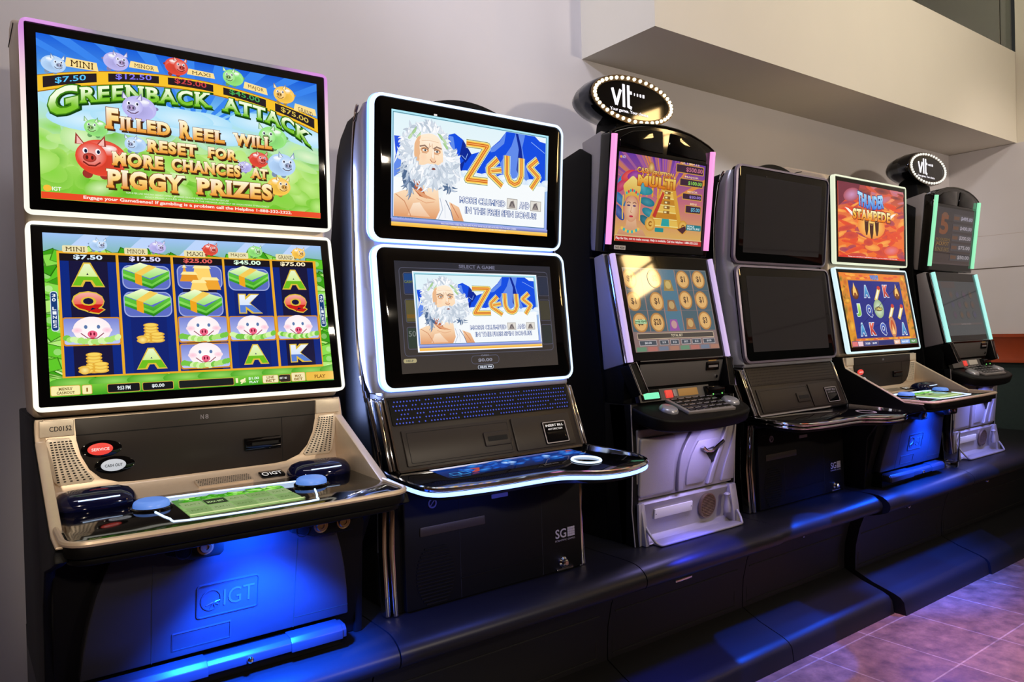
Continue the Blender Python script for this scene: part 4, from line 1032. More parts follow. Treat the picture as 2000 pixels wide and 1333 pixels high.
def sym_pig(c, x, y, w, h):
    c.poly(rr(x, y, x+w, y+h, 14), (214, 140, 30)); c.poly(rr(x+6, y+8, x+w-6, y+h-6, 12), vg((196, 208, 250), (120, 130, 210), y, y+h))
    cx = x+w*.5; cy = y+h*.56
    c.ell(cx, cy, w*.33, h*.46, (255, 253, 252), 26, 0, True, (255, 240, 244))
    for s in (-1, 1): c.ell(cx+s*w*.26, cy-h*.02, w*.09, h*.1, (255, 196, 214), 16, 0, True, (255, 230, 238)); c.ell(cx+s*w*.11, cy+h*.1, w*.03, h*.07, (90, 120, 170), 14)
    c.line([(cx-w*.2, cy-h*.12), (cx-w*.08, cy-h*.3), (cx+w*.08, cy-h*.3), (cx+w*.2, cy-h*.12)], 5, (150, 70, 90))
    c.ell(cx, cy-h*.16, w*.085, h*.13, (255, 130, 160), 18, 0, True, (236, 84, 120))
    for s in (-1, 1): c.ell(cx+s*w*.03, cy-h*.15, w*.018, h*.06, (130, 20, 50), 10)
    c.ell(cx, cy-h*.36, w*.05, h*.06, (206, 40, 60), 12)
    R = random.Random(int(x)+5)
    for i in range(16):
        u = -1+2*i/15; c.ell(cx+u*w*.44, y+h*(.14+.13*u*u)+R.uniform(-4, 4), w*.07, h*.1, R.choice(((176, 230, 120), (120, 200, 70), (214, 246, 170))), 9, R.uniform(0, 1))
def sym_coin(c, x, y, w, h):
    for px, n in ((.52, 6), (.72, 3), (.26, 2)):
        for i in range(n): c.ell(x+w*px, y+h*(.12+.135*i), w*.27, h*.1, (255, 232, 130), 20, 0, True, (226, 166, 40)); c.ell(x+w*px, y+h*(.14+.135*i), w*.2, h*.06, (250, 214, 96), 16)
    c.ell(x+w*.2, y+h*.16, w*.18, h*.17, (255, 236, 150), 20, 0, True, (232, 176, 50))
def art_pig_main():
    c = Canvas(1600, 900)
    c.rect(0, 0, 1600, 900, vg((70, 170, 30), (160, 196, 246), 600, 900), True, 1, 6)
    for i in range(5): c.poly([(200+i*300, 900), (330+i*300, 900), (180+i*300, 790), (90+i*300, 790)], (190, 214, 252))
    note_pile(c, -20, 60, 60, 760, 40, 1); note_pile(c, 1560, 1620, 60, 700, 34, 2); note_pile(c, 60, 1560, 740, 800, 34, 4); note_pile(c, 0, 1600, 30, 92, 30, 6)
    for i in range(9): c.ell(120+i*190, 70, 130, 34, (150, 216, 96), 20, 0, True, (80, 170, 40))
    c.poly([(60, 98), (1538, 92), (1552, 794), (62, 800)], (236, 172, 40))
    cols = ((74, 353), (367, 646), (660, 944), (957, 1242), (1258, 1532))
    for a, b in cols: c.rect(a, 106, b, 784, (22, 20, 58)); c.rect(a, 106, a+44, 744, (10, 40, 128)); c.rect(b-44, 106, b, 744, (10, 40, 128)); c.rect(a, 746, b, 786, (24, 18, 24))
    for (a, b) in cols[1:4:2]: c.rect(a+44, 106, b-44, 744, (14, 34, 112))
    pc = PIGC
    for i, (a, b) in enumerate(cols):
        m = (a+b)/2
        c.text(SUMS[i], m-(72 if i == 0 else 84), 752, m+(72 if i == 0 else 84), 782, ((220, 240, 255), (226, 220, 255), (226, 96, 90), (226, 255, 226), (255, 240, 200))[i], .03, False)
        x = (90, 400, 725, 985, 1285)[i]; c.poly(rr(x, 793, x+124, 832, 8), (236, 226, 176)); c.text(TABS[i], x+16, 799, x+110, 824, (80, 56, 20), .0, True)
        g_pig(c, (268, 580, 880, 1155, 1440)[i], 842, 46, pc[i], 1)
    sym_A(c, 131, 606, 152, 124); sym_A(c, 129, 452, 150, 116, (240, 104, 84), (200, 26, 22), 'Q'); sym_pig(c, 72, 270, 284, 158); sym_coin(c, 137, 114, 150, 132)
    sym_cash(c, 380, 582, 258, 164); sym_cash(c, 380, 420, 256, 172); sym_coin(c, 436, 274, 150, 132); sym_A(c, 432, 132, 150, 110)
    c.poly(rr(676, 594, 936, 740, 40), (160, 172, 226)); c.poly(rr(682, 600, 930, 734, 36), (94, 110, 196))
    for q, k in (((700, 660, 740, 742), 0), ((760, 630, 880, 740), 1), ((800, 592, 925, 668), 0), ((690, 640, 800, 700), 2), ((745, 585, 850, 650), 1)):
        x0, y0, x1, y1 = q; c.poly([(x0, y0), (x1, y0), (x1-20, y1), (x0+20, y1)], ((240, 166, 50), (255, 214, 110), (230, 150, 40))[k]); c.poly([(x0+20, y1), (x1-20, y1), (x1-6, y1-18), (x0+6, y1-18)], (255, 236, 160))
    sym_cash(c, 672, 420, 258, 172); sym_pig(c, 662, 272, 286, 156); sym_pig(c, 662, 114, 286, 152)
    sym_cash(c, 972, 582, 256, 164); sym_A(c, 1030, 450, 134, 112, (220, 232, 250), (90, 130, 214), 'K'); sym_pig(c, 956, 272, 286, 156); sym_A(c, 1034, 132, 142, 112)
    sym_A(c, 1316, 606, 148, 118); sym_A(c, 1318, 452, 142, 112, (240, 104, 84), (200, 26, 22), 'Q'); sym_pig(c, 1254, 272, 276, 156); sym_A(c, 1328, 132, 130, 106, (220, 232, 250), (90, 130, 214), 'K')
    for x0 in (20, 1548): c.poly(rr(x0, 352, x0+36, 572, 14), (230, 236, 250)); c.poly(rr(x0+3, 356, x0+33, 568, 12), (20, 60, 120))
    for x0 in (20, 1548):
        for i, ch in enumerate('30 LINES'):
            if ch != ' ': c.text(ch, x0+9, 540-i*24, x0+27, 558-i*24, (240, 246, 255), .02)
    c.rect(0, 0, 1600, 58, vg((60, 160, 30), (120, 200, 60), 0, 58))
    for x0, x1, y1, fc, st, tc in ((0, 141, 58, (250, 238, 170), 'MENU/', (110, 80, 30)), (147, 197, 56, (250, 240, 180), '1', (150, 100, 30)), (270, 437, 54, (20, 22, 26), '9:53 PM', (230, 240, 240)), (448, 614, 52, (20, 22, 26), '$0.00', (236, 244, 244)), (641, 958, 52, (26, 30, 30), '', 0), (1131, 1232, 54, (246, 236, 190), 'LINE', (150, 110, 40)), (1239, 1312, 54, (60, 50, 40), 'BET', (230, 220, 200)), (1315, 1408, 62, (246, 232, 180), 'MAX', (150, 110, 40)), (1412, 1600, 60, (240, 190, 74), 'PLAY', (140, 90, 20))):
        c.poly(rr(x0, 4, x1, y1, 8), (214, 170, 70)); c.poly(rr(x0+3, 7, x1-3, y1-3, 7), fc)
        if st:
            two = st in ('MENU/', 'LINE', 'MAX'); w = x1-x0
            nar = .42 if st == '1' else (.3 if not two else .27)
            c.text(st, x0+w*nar, 32 if two else 18, x1-w*nar, 48 if two else 40, tc, .03, st in ('MENU/', 'PLAY'))
            if two: c.text({'MENU/': 'CASHOUT', 'LINE': 'BET', 'MAX': 'BET'}[st], x0+w*.2, 12, x1-w*.2, 27, tc, .03, st == 'MENU/')
    c.text('1¢', 968, 10, 1030, 46, (255, 244, 190), .04); c.text('$1.00', 1046, 30, 1110, 48, (240, 255, 240), .02); c.text('PLAY', 1050, 10, 1106, 24, (240, 255, 240), .02)
    c.rect(1234, 14, 1290, 48, (40, 34, 30)); c.text('BET 80', 1240, 24, 1286, 38, (230, 230, 220), .02)
    return c
def art_pig_deck():
    c = Canvas(1000, 700); c.rect(0, 0, 1000, 700, vg((128, 158, 92), (74, 132, 60), 0, 700)); note_pile(c, 0, 1000, 540, 700, 26, 9)
    for i in range(5):
        for j in range(2): c.rect(20+i*195, 60+j*230, 205+i*195, 270+j*230, (142, 166, 112) if (i+j) % 2 else (126, 156, 96)); c.text('PLAY %d' % (i*10+1), 50+i*195, 140+j*230, 170+i*195, 190+j*230, (70, 100, 40))
    c.rect(215, 290, 400, 480, (40, 54, 34)); c.text('MAX BET', 235, 350, 380, 410, (176, 206, 140), .02); c.rect(0, 0, 1000, 36, (214, 226, 160))
    return c

# --- white-bearded man before blue mountains
SKIN, SKIN_D, SKIN_L = (250, 214, 176), (222, 150, 100), (255, 240, 220)
def lock(c, x, y, a, L, w, curl, col, out=(180, 193, 210)):
    """one tapering curved lock of hair"""
    le, ri = [], []
    for q in range(8):
        t = q/7; aa = a+curl*t; wd = w*math.sin(PI*min(1, .18+.82*t))*(1-.35*t); le.append((x-wd*math.sin(aa), y+wd*math.cos(aa))); ri.append((x+wd*math.sin(aa), y-wd*math.cos(aa)))
        x += L/7*math.cos(aa); y += L/7*math.sin(aa)
    c.poly(le+ri[::-1], col, False); c.line(le, 3, out, False); c.line(ri[2:], 2.2, mixc(out, (255, 255, 255), .35), False)
def locks(c, path, a_of, n, L, w, cols, seed, curl=1.4, out=(180, 193, 210)):
    R = random.Random(seed); P_ = smoothpath(path, 6)
    for i in range(n):
        x, y = P_[int((len(P_)-1)*i/max(1, n-1))]; c.L += 1
        lock(c, x+R.uniform(-14, 14), y+R.uniform(-14, 14), a_of(x, y)+R.uniform(-.5, .5), L*R.uniform(.7, 1.25), w*R.uniform(.7, 1.2), R.choice((-1, 1))*curl*R.uniform(.6, 1.2), R.choice(cols), out)
def art_beard(c):
    W_, Hh = 1600, 900
    c.rect(0, 58, 1600, 900, vg((150, 170, 240), (176, 232, 246), 58, 900), True, 1, 4); c.line([(15, 72), (15, 882), (1576, 882), (1570, 72)], 5, (60, 110, 130), True, True)
    c.poly([(22, 76), (1568, 76), (1568, 876), (22, 876)], vg3((246, 250, 252), (252, 253, 253), (226, 244, 250), 76, 876))
    B0, B1, B2, B3 = (18, 78, 226), (98, 140, 236), (10, 40, 150), (150, 190, 250)
    c.poly([(24, 700), (90, 702), (90, 640), (60, 600), (24, 480), (40, 560)], B0); c.poly([(24, 480), (100, 610), (80, 420), (24, 380)], B1)
    c.poly([(500, 600), (530, 770), (590, 790), (672, 748), (760, 640), (900, 690), (944, 704), (1050, 790), (1121, 875), (1568, 875), (1568, 440), (1400, 430), (1000, 480), (700, 500), (560, 480)], B0)
    c.poly([(600, 500), (530, 765), (575, 760), (600, 640)], B1); c.poly([(672, 748), (640, 620), (700, 560), (760, 640)], B2); c.poly([(590, 500), (700, 590), (650, 460)], B2)
    c.poly([(944, 704), (1050, 780), (1121, 874), (1100, 770), (1000, 690), (960, 680)], B1); c.poly([(1224, 874), (1330, 874), (1300, 760), (1340, 600), (1400, 460), (1090, 440), (1060, 600), (1180, 760)], B1); c.poly([(1224, 874), (1262, 740), (1240, 560), (1290, 470), (1320, 600), (1290, 760), (1250, 874)], B2)
    c.poly([(1440, 876), (1568, 876), (1568, 830), (1500, 836)], (240, 250, 255)); c.line([(1400, 820), (1560, 740)], 5, B3); c.line([(660, 620), (700, 590), (720, 640)], 5, B3)
    for i in range(24): c.ell(560+i*45, 440+30*math.sin(i*1.7), 70, 34, (246, 251, 255), 16, 0, True, (214, 232, 250))
    c.rect(480, 76, 1568, 440, (247, 251, 253)); c.rect(24, 76, 200, 380, (249, 252, 253))
    # neck, shoulders, robe
    c.poly([(24, 80), (24, 250), (110, 285), (200, 300), (215, 420), (430, 380), (440, 255), (505, 240), (640, 190), (690, 76), (24, 76)], vg3(SKIN_D, SKIN, SKIN_L, 60, 420))
    c.poly([(200, 400), (205, 300), (260, 250), (330, 235), (300, 290), (270, 370)], (190, 100, 60)); c.poly([(205, 300), (300, 240), (420, 230), (330, 260), (250, 300)], (226, 160, 116))
    c.poly([(150, 90), (200, 190), (260, 200), (300, 150), (360, 90)], vg((240, 190, 150), SKIN_L, 80, 220)); c.line([(40, 250), (120, 200), (170, 110), (180, 82)], 7, (206, 140, 100)); c.line([(230, 230), (320, 200), (400, 215)], 5, (224, 160, 120)); c.line([(560, 215), (600, 160), (640, 100)], 8, (206, 130, 90))
    c.poly([(440, 262), (507, 240), (540, 230), (585, 76), (415, 76), (452, 150)], (246, 248, 252)); c.line([(452, 252), (480, 160), (440, 80)], 6, (176, 190, 210)); c.line([(507, 238), (560, 150), (584, 80)], 7, (90, 110, 140)); c.line([(500, 200), (505, 90)], 4, (200, 210, 226))
    # hair mass
    WH = ((252, 253, 255), (222, 230, 240), (190, 202, 216), (236, 244, 250), (208, 218, 230))
    c.poly(smoothpath([(75, 577), (97, 680), (150, 775), (250, 832), (330, 846), (398, 840), (470, 800), (515, 760), (545, 690), (590, 640), (640, 590), (646, 520), (655, 440), (620, 390), (551, 380), (480, 330), (430, 330), (300, 420), (200, 420), (120, 380), (100, 470)], 4, True), (240, 244, 250))
    c.poly(smoothpath([(93, 495), (150, 500), (200, 470), (190, 400), (215, 330), (150, 300), (112, 330), (98, 400)], 4, True), (84, 110, 146))
    cen = lambda x, y: math.atan2(y-600, x-330)
    DK = ((84, 110, 146), (130, 152, 184), (190, 204, 222))
    locks(c, [(130, 500), (150, 400), (180, 330)], lambda x, y: -1.6, 16, 110, 13, DK, 8, 1.0, (50, 72, 108))
    locks(c, [(480, 400), (520, 350), (560, 420)], lambda x, y: -1.2, 14, 90, 12, DK, 9, 1.2, (80, 104, 140))
    locks(c, [(110, 540), (120, 640), (160, 715), (225, 772), (300, 792), (380, 788), (445, 760), (490, 715)], cen, 36, 66, 17, WH, 5)
    locks(c, [(150, 560), (160, 660), (220, 730), (300, 765), (390, 770), (460, 730)], cen, 30, 80, 16, WH, 6)
    locks(c, [(490, 680), (535, 630), (575, 560), (570, 480), (525, 410)], lambda x, y: cen(x, y)*.7-.3, 36, 84, 17, WH, 7)
    locks(c, [(480, 620), (505, 560), (510, 480), (490, 420)], lambda x, y: -.5, 20, 110, 16, WH, 12)
    locks(c, [(190, 640), (170, 560), (190, 480)], lambda x, y: -1.9, 16, 110, 16, WH, 13)
    for i, (x, y) in enumerate(((150, 690), (185, 735), (225, 700), (470, 720), (505, 690), (520, 650))): c.L += 1; lock(c, x, y, .8 if x < 300 else 2.2, 70, 13, .5, ((196, 224, 176), (170, 210, 150))[i % 2], (130, 170, 120))
    # face
    c.poly(smoothpath([(205, 660), (235, 715), (290, 742), (360, 755), (420, 736), (452, 690), (470, 620), (474, 540), (450, 480), (380, 440), (300, 440), (230, 490), (203, 570)], 4, True), vg3(SKIN, (255, 228, 196), (255, 238, 214), 440, 760))
    c.poly([(205, 660), (235, 715), (262, 730), (250, 640), (262, 560), (230, 500), (203, 570)], (236, 184, 140)); c.ell(330, 690, 80, 34, SKIN_L, 20, 0, True, (255, 232, 204)); c.ell(285, 560, 36, 40, (255, 214, 180), 18, 0, True, (252, 222, 188))
    for (x, y, d) in ((300, 618, 1), (412, 618, -1)):
        c.ell(x, y+2, 40, 24, (228, 172, 128), 18); c.ell(x, y, 22, 9, (246, 240, 232), 16); c.ell(x+4, y, 9, 9, (100, 110, 110), 14); c.ell(x+4, y, 5, 5, (30, 30, 34), 10); c.line([(x-30, y+4), (x-6, y+16), (x+28, y+6)], 5, (110, 70, 50))
        c.line([(x-d*48, y+26), (x, y+38), (x+d*36, y+14)], 12, (150, 120, 104)); c.line([(x+d*40, y+20), (x+d*44, y+60)], 4, (206, 150, 116)); c.line([(x-28, y-20), (x+22, y-24)], 4, (206, 150, 112))
    c.poly([(376, 636), (356, 560), (362, 538), (392, 534), (402, 548), (388, 600)], (246, 204, 166)); c.line([(350, 552), (366, 532), (394, 530), (408, 546)], 6, (176, 100, 70)); c.poly([(376, 640), (364, 570), (384, 560), (388, 630)], SKIN_L); c.line([(350, 650), (360, 660)], 4, (190, 130, 100)); c.line([(270, 690), (340, 700), (430, 692)], 3, (226, 176, 136))
    # moustache and beard
    c.poly(smoothpath([(190, 540), (232, 500), (290, 500), (330, 515), (380, 512), (430, 512), (476, 540), (490, 455), (465, 400), (440, 350), (400, 325), (372, 318), (320, 330), (260, 360), (205, 410), (186, 470)], 4, True), (238, 242, 248))
    locks(c, [(200, 520), (230, 450), (290, 410), (360, 400), (430, 420), (470, 500)], lambda x, y: -1.57+(x-350)*.003, 36, 110, 16, WH, 14, 1.0)
    locks(c, [(215, 540), (260, 490), (330, 470), (400, 470), (460, 520)], lambda x, y: -1.57+(x-350)*.004, 26, 80, 13, WH, 15, .9)
    c.ell(378, 478, 34, 9, (150, 84, 70), 18); c.line([(346, 478), (380, 475), (412, 481)], 4, (96, 50, 44))
    for s_ in (-1, 1):
        for k in range(6): c.L += 1; lock(c, 384+s_*6, 512-k*2, (PI if s_ < 0 else 0)-s_*(.25+.1*k), 74-5*k, 9, -s_*.7, WH[k % 4])
    # title letters drawn as chiselled strokes
    def stroke(pts, w):
        for dw, col in ((30, (232, 248, 236)), (19, (70, 96, 74)), (10, (255, 240, 170)), (0, (250, 206, 84))): c.line(pts, w+dw, col)
        c.line(pts, w*.52, (206, 96, 30)); c.line(pts, w*.2, (250, 176, 90))
    stroke([(700, 724), (920, 724), (712, 426), (925, 426)], 46)
    stroke([(1030, 630), (935, 545), (940, 500), (1080, 405)], 40); stroke([(960, 520), (1070, 540)], 32)
    stroke([(1128, 670), (1128, 510), (1160, 452), (1215, 430), (1262, 452), (1288, 510), (1288, 665)], 42)
    stroke([(1470, 672), (1375, 600), (1485, 520), (1400, 410)], 40)
    for st, a, b, d, e in (('MORE CLUMPED', 640, 229, 1116, 279), ('AND', 1272, 229, 1382, 284), ('IN THE FREE SPIN BONUS!', 698, 145, 1466, 198)): c.text(st, a, b, d, e, (252, 252, 255), .0, False, (70, 100, 160), .075)
    for a, d in ((1133, 1250), (1396, 1520)): c.rect(a, 215, d, 306, (170, 166, 160)); c.rect(a+6, 221, d-6, 300, (226, 222, 214)); c.poly([(a+20, 226), (a+96, 226), (a+74, 292), (a+40, 280)], (150, 140, 136)); c.line([(a+36, 240), (a+56, 280), (a+84, 240)], 9, (90, 84, 90))
    c.rect(0, 30, 1600, 60, vg((90, 90, 160), (170, 180, 240), 30, 60)); c.rect(0, 0, 1600, 32, vg((250, 176, 50), (246, 214, 120), 0, 32))
    return c
def art_beard_top():
    c = art_beard(Canvas(1600, 900)); c.text('TILT DUE TO 0.10', 50, 62, 190, 72, (60, 60, 110)); c.text('MALFUNCTION VOIDS ALL PAYS AND PLAYS  GAME RULES ARE AVAILABLE ON THE HELP SCREEN', 460, 38, 1240, 52, (244, 244, 255)); c.text('WINS SHOWN IN CREDITS UNLESS STATED OTHERWISE', 560, 18, 1130, 28, (255, 244, 220)); return c
def art_beard_low():
    c = Canvas(1600, 900); G = (52, 50, 52)
    c.rect(0, 0, 1600, 900, vg((64, 57, 52), (44, 44, 52), 0, 900)); c.line(rr(38, 138, 1560, 846, 30), 5, (86, 86, 104), True, True)
    for x in (72, 1440):
        for y0, y1, col in ((630, 806, (40, 56, 100)), (405, 592, (92, 86, 54)), (192, 368, (50, 62, 54))):
            c.line(rr(x, y0, x+120, y1, 16), 4, (88, 90, 110), True, True); c.rect(x+5, y0+8, x+115, y1-8, col if x < 100 else mixc(col, G, .6))
    c.rect(78, 736, 180, 800, (30, 70, 130)); c.text('CASHY', 80, 722, 166, 744, (120, 130, 40), .02); c.rect(80, 440, 180, 470, (120, 90, 40)); c.text('50', 84, 292, 150, 338, (110, 116, 112), .02)
    c.text('SELECT A GAME', 607, 856, 978, 886, (112, 112, 134), .03); c.poly(rr(20, 84, 138, 117, 14), (176, 164, 124)); c.text('HELP', 46, 92, 110, 109, (80, 84, 80), .02)
    c.line(rr(660, 48, 942, 116, 30), 4, (92, 92, 112), True, True); c.text('CASH', 762, 112, 838, 124, (130, 130, 146), .02); c.text('$0.00', 727, 62, 872, 92, (140, 140, 156), .03)
    c.poly(rr(719, 2, 879, 36, 14), (200, 206, 220)); c.poly(rr(723, 5, 875, 33, 12), (30, 32, 40)); c.text('08:02 PM', 738, 11, 862, 27, (230, 236, 250), .03)
    c.rect(156, 164, 1432, 820, (246, 250, 255))
    b = art_beard(Canvas(1600, 900)); ox, oy, sx, sy = 166, 174, 1256/1600, 636/900; base = c.L
    o = len(c.v); c.v += [(ox+x*sx, oy+y*sy, base+l) for x, y, l in b.v]; c.c += b.c; c.f += [tuple(i+o for i in f) for f in b.f]; c.L += b.L
    return c
def art_twin_deck():
    c = Canvas(1600, 350); c.rect(0, 0, 1600, 350, vg((6, 16, 46), (14, 60, 150), 0, 350)); R = random.Random(4)
    for i in range(40): x = R.uniform(220, 1560); c.ell(x, 175+R.uniform(-90, 110), R.uniform(20, 90), R.uniform(14, 44), R.choice(((30, 110, 220), (20, 70, 170), (60, 150, 240))), 14, .2, True, (14, 60, 150))
    for x, y in ((1180, 210), (700, 190), (760, 180)): c.ell(x, y, 46, 40, (200, 230, 255), 16, 0, True, (40, 120, 220))
    c.poly([(250, 60), (330, 60), (400, 170), (300, 180), (340, 130)], (176, 70, 60)); c.poly([(1460, 250), (1540, 250), (1500, 310)], (150, 70, 70))
    for x in (60, 150): c.line(rr(x, 40, x+80, 120, 8), 8, (60, 150, 220), True, True)
    return c
def art_off():
    c = Canvas(1600, 900); c.rect(0, 0, 1600, 900, (15, 13, 13)); c.line([(4, 4), (1596, 4), (1596, 896), (4, 896)], 8, (24, 22, 23), True, True); return c

# --- plumed lady and golden pyramid; coins; bonus boards
def art_lady():
    c = Canvas(1000, 800); c.rect(0, 0, 1000, 800, vg3((236, 190, 96), (206, 110, 130), (110, 60, 170), 40, 800), True, 3, 8)
    R = random.Random(2)
    for i in range(40): a = math.radians(R.uniform(20, 160)); c.poly([(520, 380), (520+900*math.cos(a), 380+900*math.sin(a)), (520+900*math.cos(a+.05), 380+900*math.sin(a+.05))], mixc((240, 150, 60), (150, 80, 190), R.random()))
    for i in range(8): c.poly([(180+i*62, 660-i*4), (212+i*62, 660-i*4), (206+i*62, 430), (190+i*62, 430)], (240, 170, 40)); c.poly([(190+i*62, 650), (200+i*62, 650), (198+i*62, 450)], (255, 226, 120))
    for i, (x, y, col) in enumerate(((60, 560, (30, 130, 190)), (40, 500, (200, 40, 90)), (110, 600, (230, 60, 60)), (180, 610, (150, 40, 150)), (240, 560, (220, 70, 60)), (300, 480, (20, 140, 150)), (330, 380, (16, 120, 140)), (360, 280, (20, 130, 150)), (330, 200, (14, 100, 120)), (30, 380, (30, 110, 170)), (30, 260, (40, 70, 150)), (270, 520, (40, 150, 170)))): c.ell(x, y, 86, 40, mixc(col, (255, 255, 255), .25), 20, .9-i*.18, True, col)
    c.poly([(330, 160), (500, 560), (560, 620), (640, 560), (740, 210), (700, 150)], (230, 170, 60))
    for i in range(6): c.poly([(372+i*24, 170+i*66), (704-i*18, 170+i*66), (690-i*18, 226+i*66), (386+i*24, 226+i*66)], ((244, 200, 90), (210, 140, 40))[i % 2]); c.line([(372+i*24, 170+i*66), (704-i*18, 170+i*66)], 9, (255, 236, 150))
    c.poly([(395, 260), (500, 500), (520, 470), (430, 240)], (206, 60, 50)); c.poly([(500, 170), (600, 170), (590, 240), (510, 240)], (40, 170, 170))
    for i in range(5): c.rect(520, 290+i*46, 590, 318+i*46, (150, 100, 40)); c.rect(530, 296+i*46, 556, 312+i*46, (255, 240, 180))
    for x, y in ((375, 180), (760, 175)): c.ell(x, y, 58, 66, (255, 226, 140), 24, 0, True, (220, 150, 40)); c.ell(x, y, 40, 46, (240, 190, 90), 20); c.text('C', x-18, y-24, x+18, y+26, (170, 100, 20), .05)
    # lady
    c.poly([(10, 40), (40, 110), (110, 140), (120, 240), (210, 240), (230, 140), (300, 110), (350, 40)], vg((214, 150, 110), (246, 200, 160), 40, 240)); c.ell(160, 300, 74, 120, (252, 214, 180), 26, 0, True, (226, 160, 120))
    for x in (128, 190): c.ell(x, 330, 18, 8, (90, 60, 110), 12); c.line([(x-20, 352), (x, 362), (x+20, 354)], 6, (110, 60, 50))
    c.line([(160, 320), (152, 270), (168, 266)], 5, (206, 140, 100)); c.ell(160, 232, 22, 9, (206, 40, 70), 14)
    c.poly(smoothpath([(70, 330), (84, 420), (60, 500), (110, 560), (160, 600), (210, 560), (250, 500), (232, 420), (244, 320), (216, 400), (160, 420), (104, 400)], 3, True), vg((220, 150, 40), (255, 232, 140), 320, 600))
    for i in range(7): c.ell(100+i*20, 440+30*math.sin(i*.52), 10, 14, ((60, 190, 180), (230, 60, 80))[i % 2], 12)
    for s in (66, 252): c.line([(s, 420), (s-4, 300), (s+4, 200)], 12, (240, 200, 90))
    for i in range(9): c.ell(70+i*22, 120-30*math.sin(i*.39), 13, 15, ((250, 210, 90), (60, 190, 190))[i % 2], 12)
    for st, a, b, d, e in (('CASH', 196, 640, 345, 690), ('ERUPTION', 372, 630, 610, 676)): c.text(st, a, b, d, e, vg((230, 110, 30), (255, 230, 130), b, e), .04, False, (120, 40, 20), .06)
    c.ell(352, 700, 34, 50, (250, 220, 140), 16, 0, True, (190, 120, 50)); c.text('MULTI', 210, 520, 640, 620, vg((230, 120, 20), (255, 226, 110), 520, 620), .04, False, (170, 80, 20), .05)
    for (a, b, d, e), st, col, hd in (((633, 694, 975, 780), '$500.00', (214, 120, 150), 'ULTIMATE'), ((685, 572, 975, 650), '$100.00', (150, 226, 90), 'MAJOR'), ((727, 445, 972, 512), '$20.00', (170, 140, 230), 'MINOR'), ((772, 316, 970, 396), '$5.00', (110, 200, 230), 'MINI')):
        c.poly(rr(a, b, d, e, 8), (220, 160, 70)); c.poly(rr(a+8, b+8, d-8, e-8, 6), (62, 34, 58)); c.text(st, a+(d-a)*.36, b+16, d-16, e-22, col, .02); c.text(hd, a+60, e+4, d-60, e+24, (255, 220, 170), .02)
    c.poly(rr(800, 150, 985, 206, 8), (30, 130, 140)); c.text('BONUS', 815, 182, 900, 200, (240, 255, 255), .02); c.text('FEATURE', 815, 158, 970, 178, (240, 255, 255), .02); c.poly([(690, 150), (790, 190), (800, 150), (760, 110)], (80, 40, 50)); c.poly(rr(430, 110, 530, 150, 8), (30, 150, 150))
    c.rect(0, 40, 1000, 58, (230, 196, 140)); c.rect(0, 0, 1000, 46, (200, 46, 40)); c.text('Play for fun, not to make money. Help is available. Call the Helpline: 1-888-332-2322', 8, 10, 960, 38, (255, 240, 236), .03)
    c.ell(16, 756, 11, 12, (250, 180, 60), 12); c.text('IGT', 32, 746, 66, 768, (230, 226, 250), .02); return c
def art_coins():
    c = Canvas(1000, 800); c.rect(0, 0, 1000, 800, vg((150, 120, 116), (120, 128, 130), 0, 800))
    for i in range(5):
        a = 8+i*198; c.rect(a, 190, a+188, 790, (84, 106, 116) if i != 2 else (88, 128, 150)); c.line([(a-4, 190), (a-4, 790)], 8, (170, 130, 120))
        for j in (1, 2): c.line([(a, 190+j*200), (a+188, 190+j*200)], 4, (140, 120, 120))
    def coin(x, y, st): c.ell(x, y, 80, 92, (250, 214, 140), 28, 0, True, (190, 130, 70)); c.ell(x, y, 64, 76, (240, 190, 120), 24); c.text(st, x-14-14*(len(st)-1), y-34, x+14+14*(len(st)-1), y+34, (84, 60, 50), .02)
    for x, y, st in ((684, 698, '$1'), (884, 703, '$1'), (677, 492, '$1'), (874, 492, '$1'), (873, 285, '$3'), (293, 275, '$20'), (100, 275, '$2'), (60, 690, '$1'), (345, 700, '$2'), (64, 476, '$1'), (325, 476, '$1')): coin(x, y, st)
    c.rect(40, 262, 170, 302, (110, 150, 110)); c.text('MAJOR', 48, 284, 160, 304, (220, 255, 200), .02); c.text('TREASURE', 44, 262, 166, 280, (220, 255, 200), .02)
    for x, y, col in ((490, 640, (170, 140, 80)), (490, 440, (150, 110, 80)), (480, 250, (160, 90, 170)), (680, 260, (170, 120, 80))): c.poly([(x-60, y-60), (x+60, y-60), (x+40, y+50), (x-40, y+50)], col); c.ell(x, y, 34, 40, mixc(col, (255, 230, 150), .5), 16)
    c.rect(40, 120, 945, 170, (84, 76, 70)); c.line([(40, 120), (945, 120), (945, 170), (40, 170)], 6, (214, 190, 160), True, True); c.text('TOTAL BET', 420, 134, 560, 158, (226, 210, 180), .02)
    for a, b, st in ((50, 240, '$0.00'), (276, 376, '$1.50'), (400, 500, '10'), (530, 640, '$0.75'), (660, 770, '$5.25'), (800, 945, '$0.00')): c.rect(a, 58, b, 104, (80, 86, 96)); c.line([(a, 58), (b, 58), (b, 104), (a, 104)], 5, (200, 190, 190), True, True); c.text(st, a+(b-a)*.3, 70, b-(b-a)*.3, 92, (220, 220, 226), .02)
    for i in range(8): c.rect(i*125+6, 4, i*125+112, 44, ((110, 150, 120), (190, 120, 110), (120, 130, 150), (180, 130, 110))[i % 4])
    return c
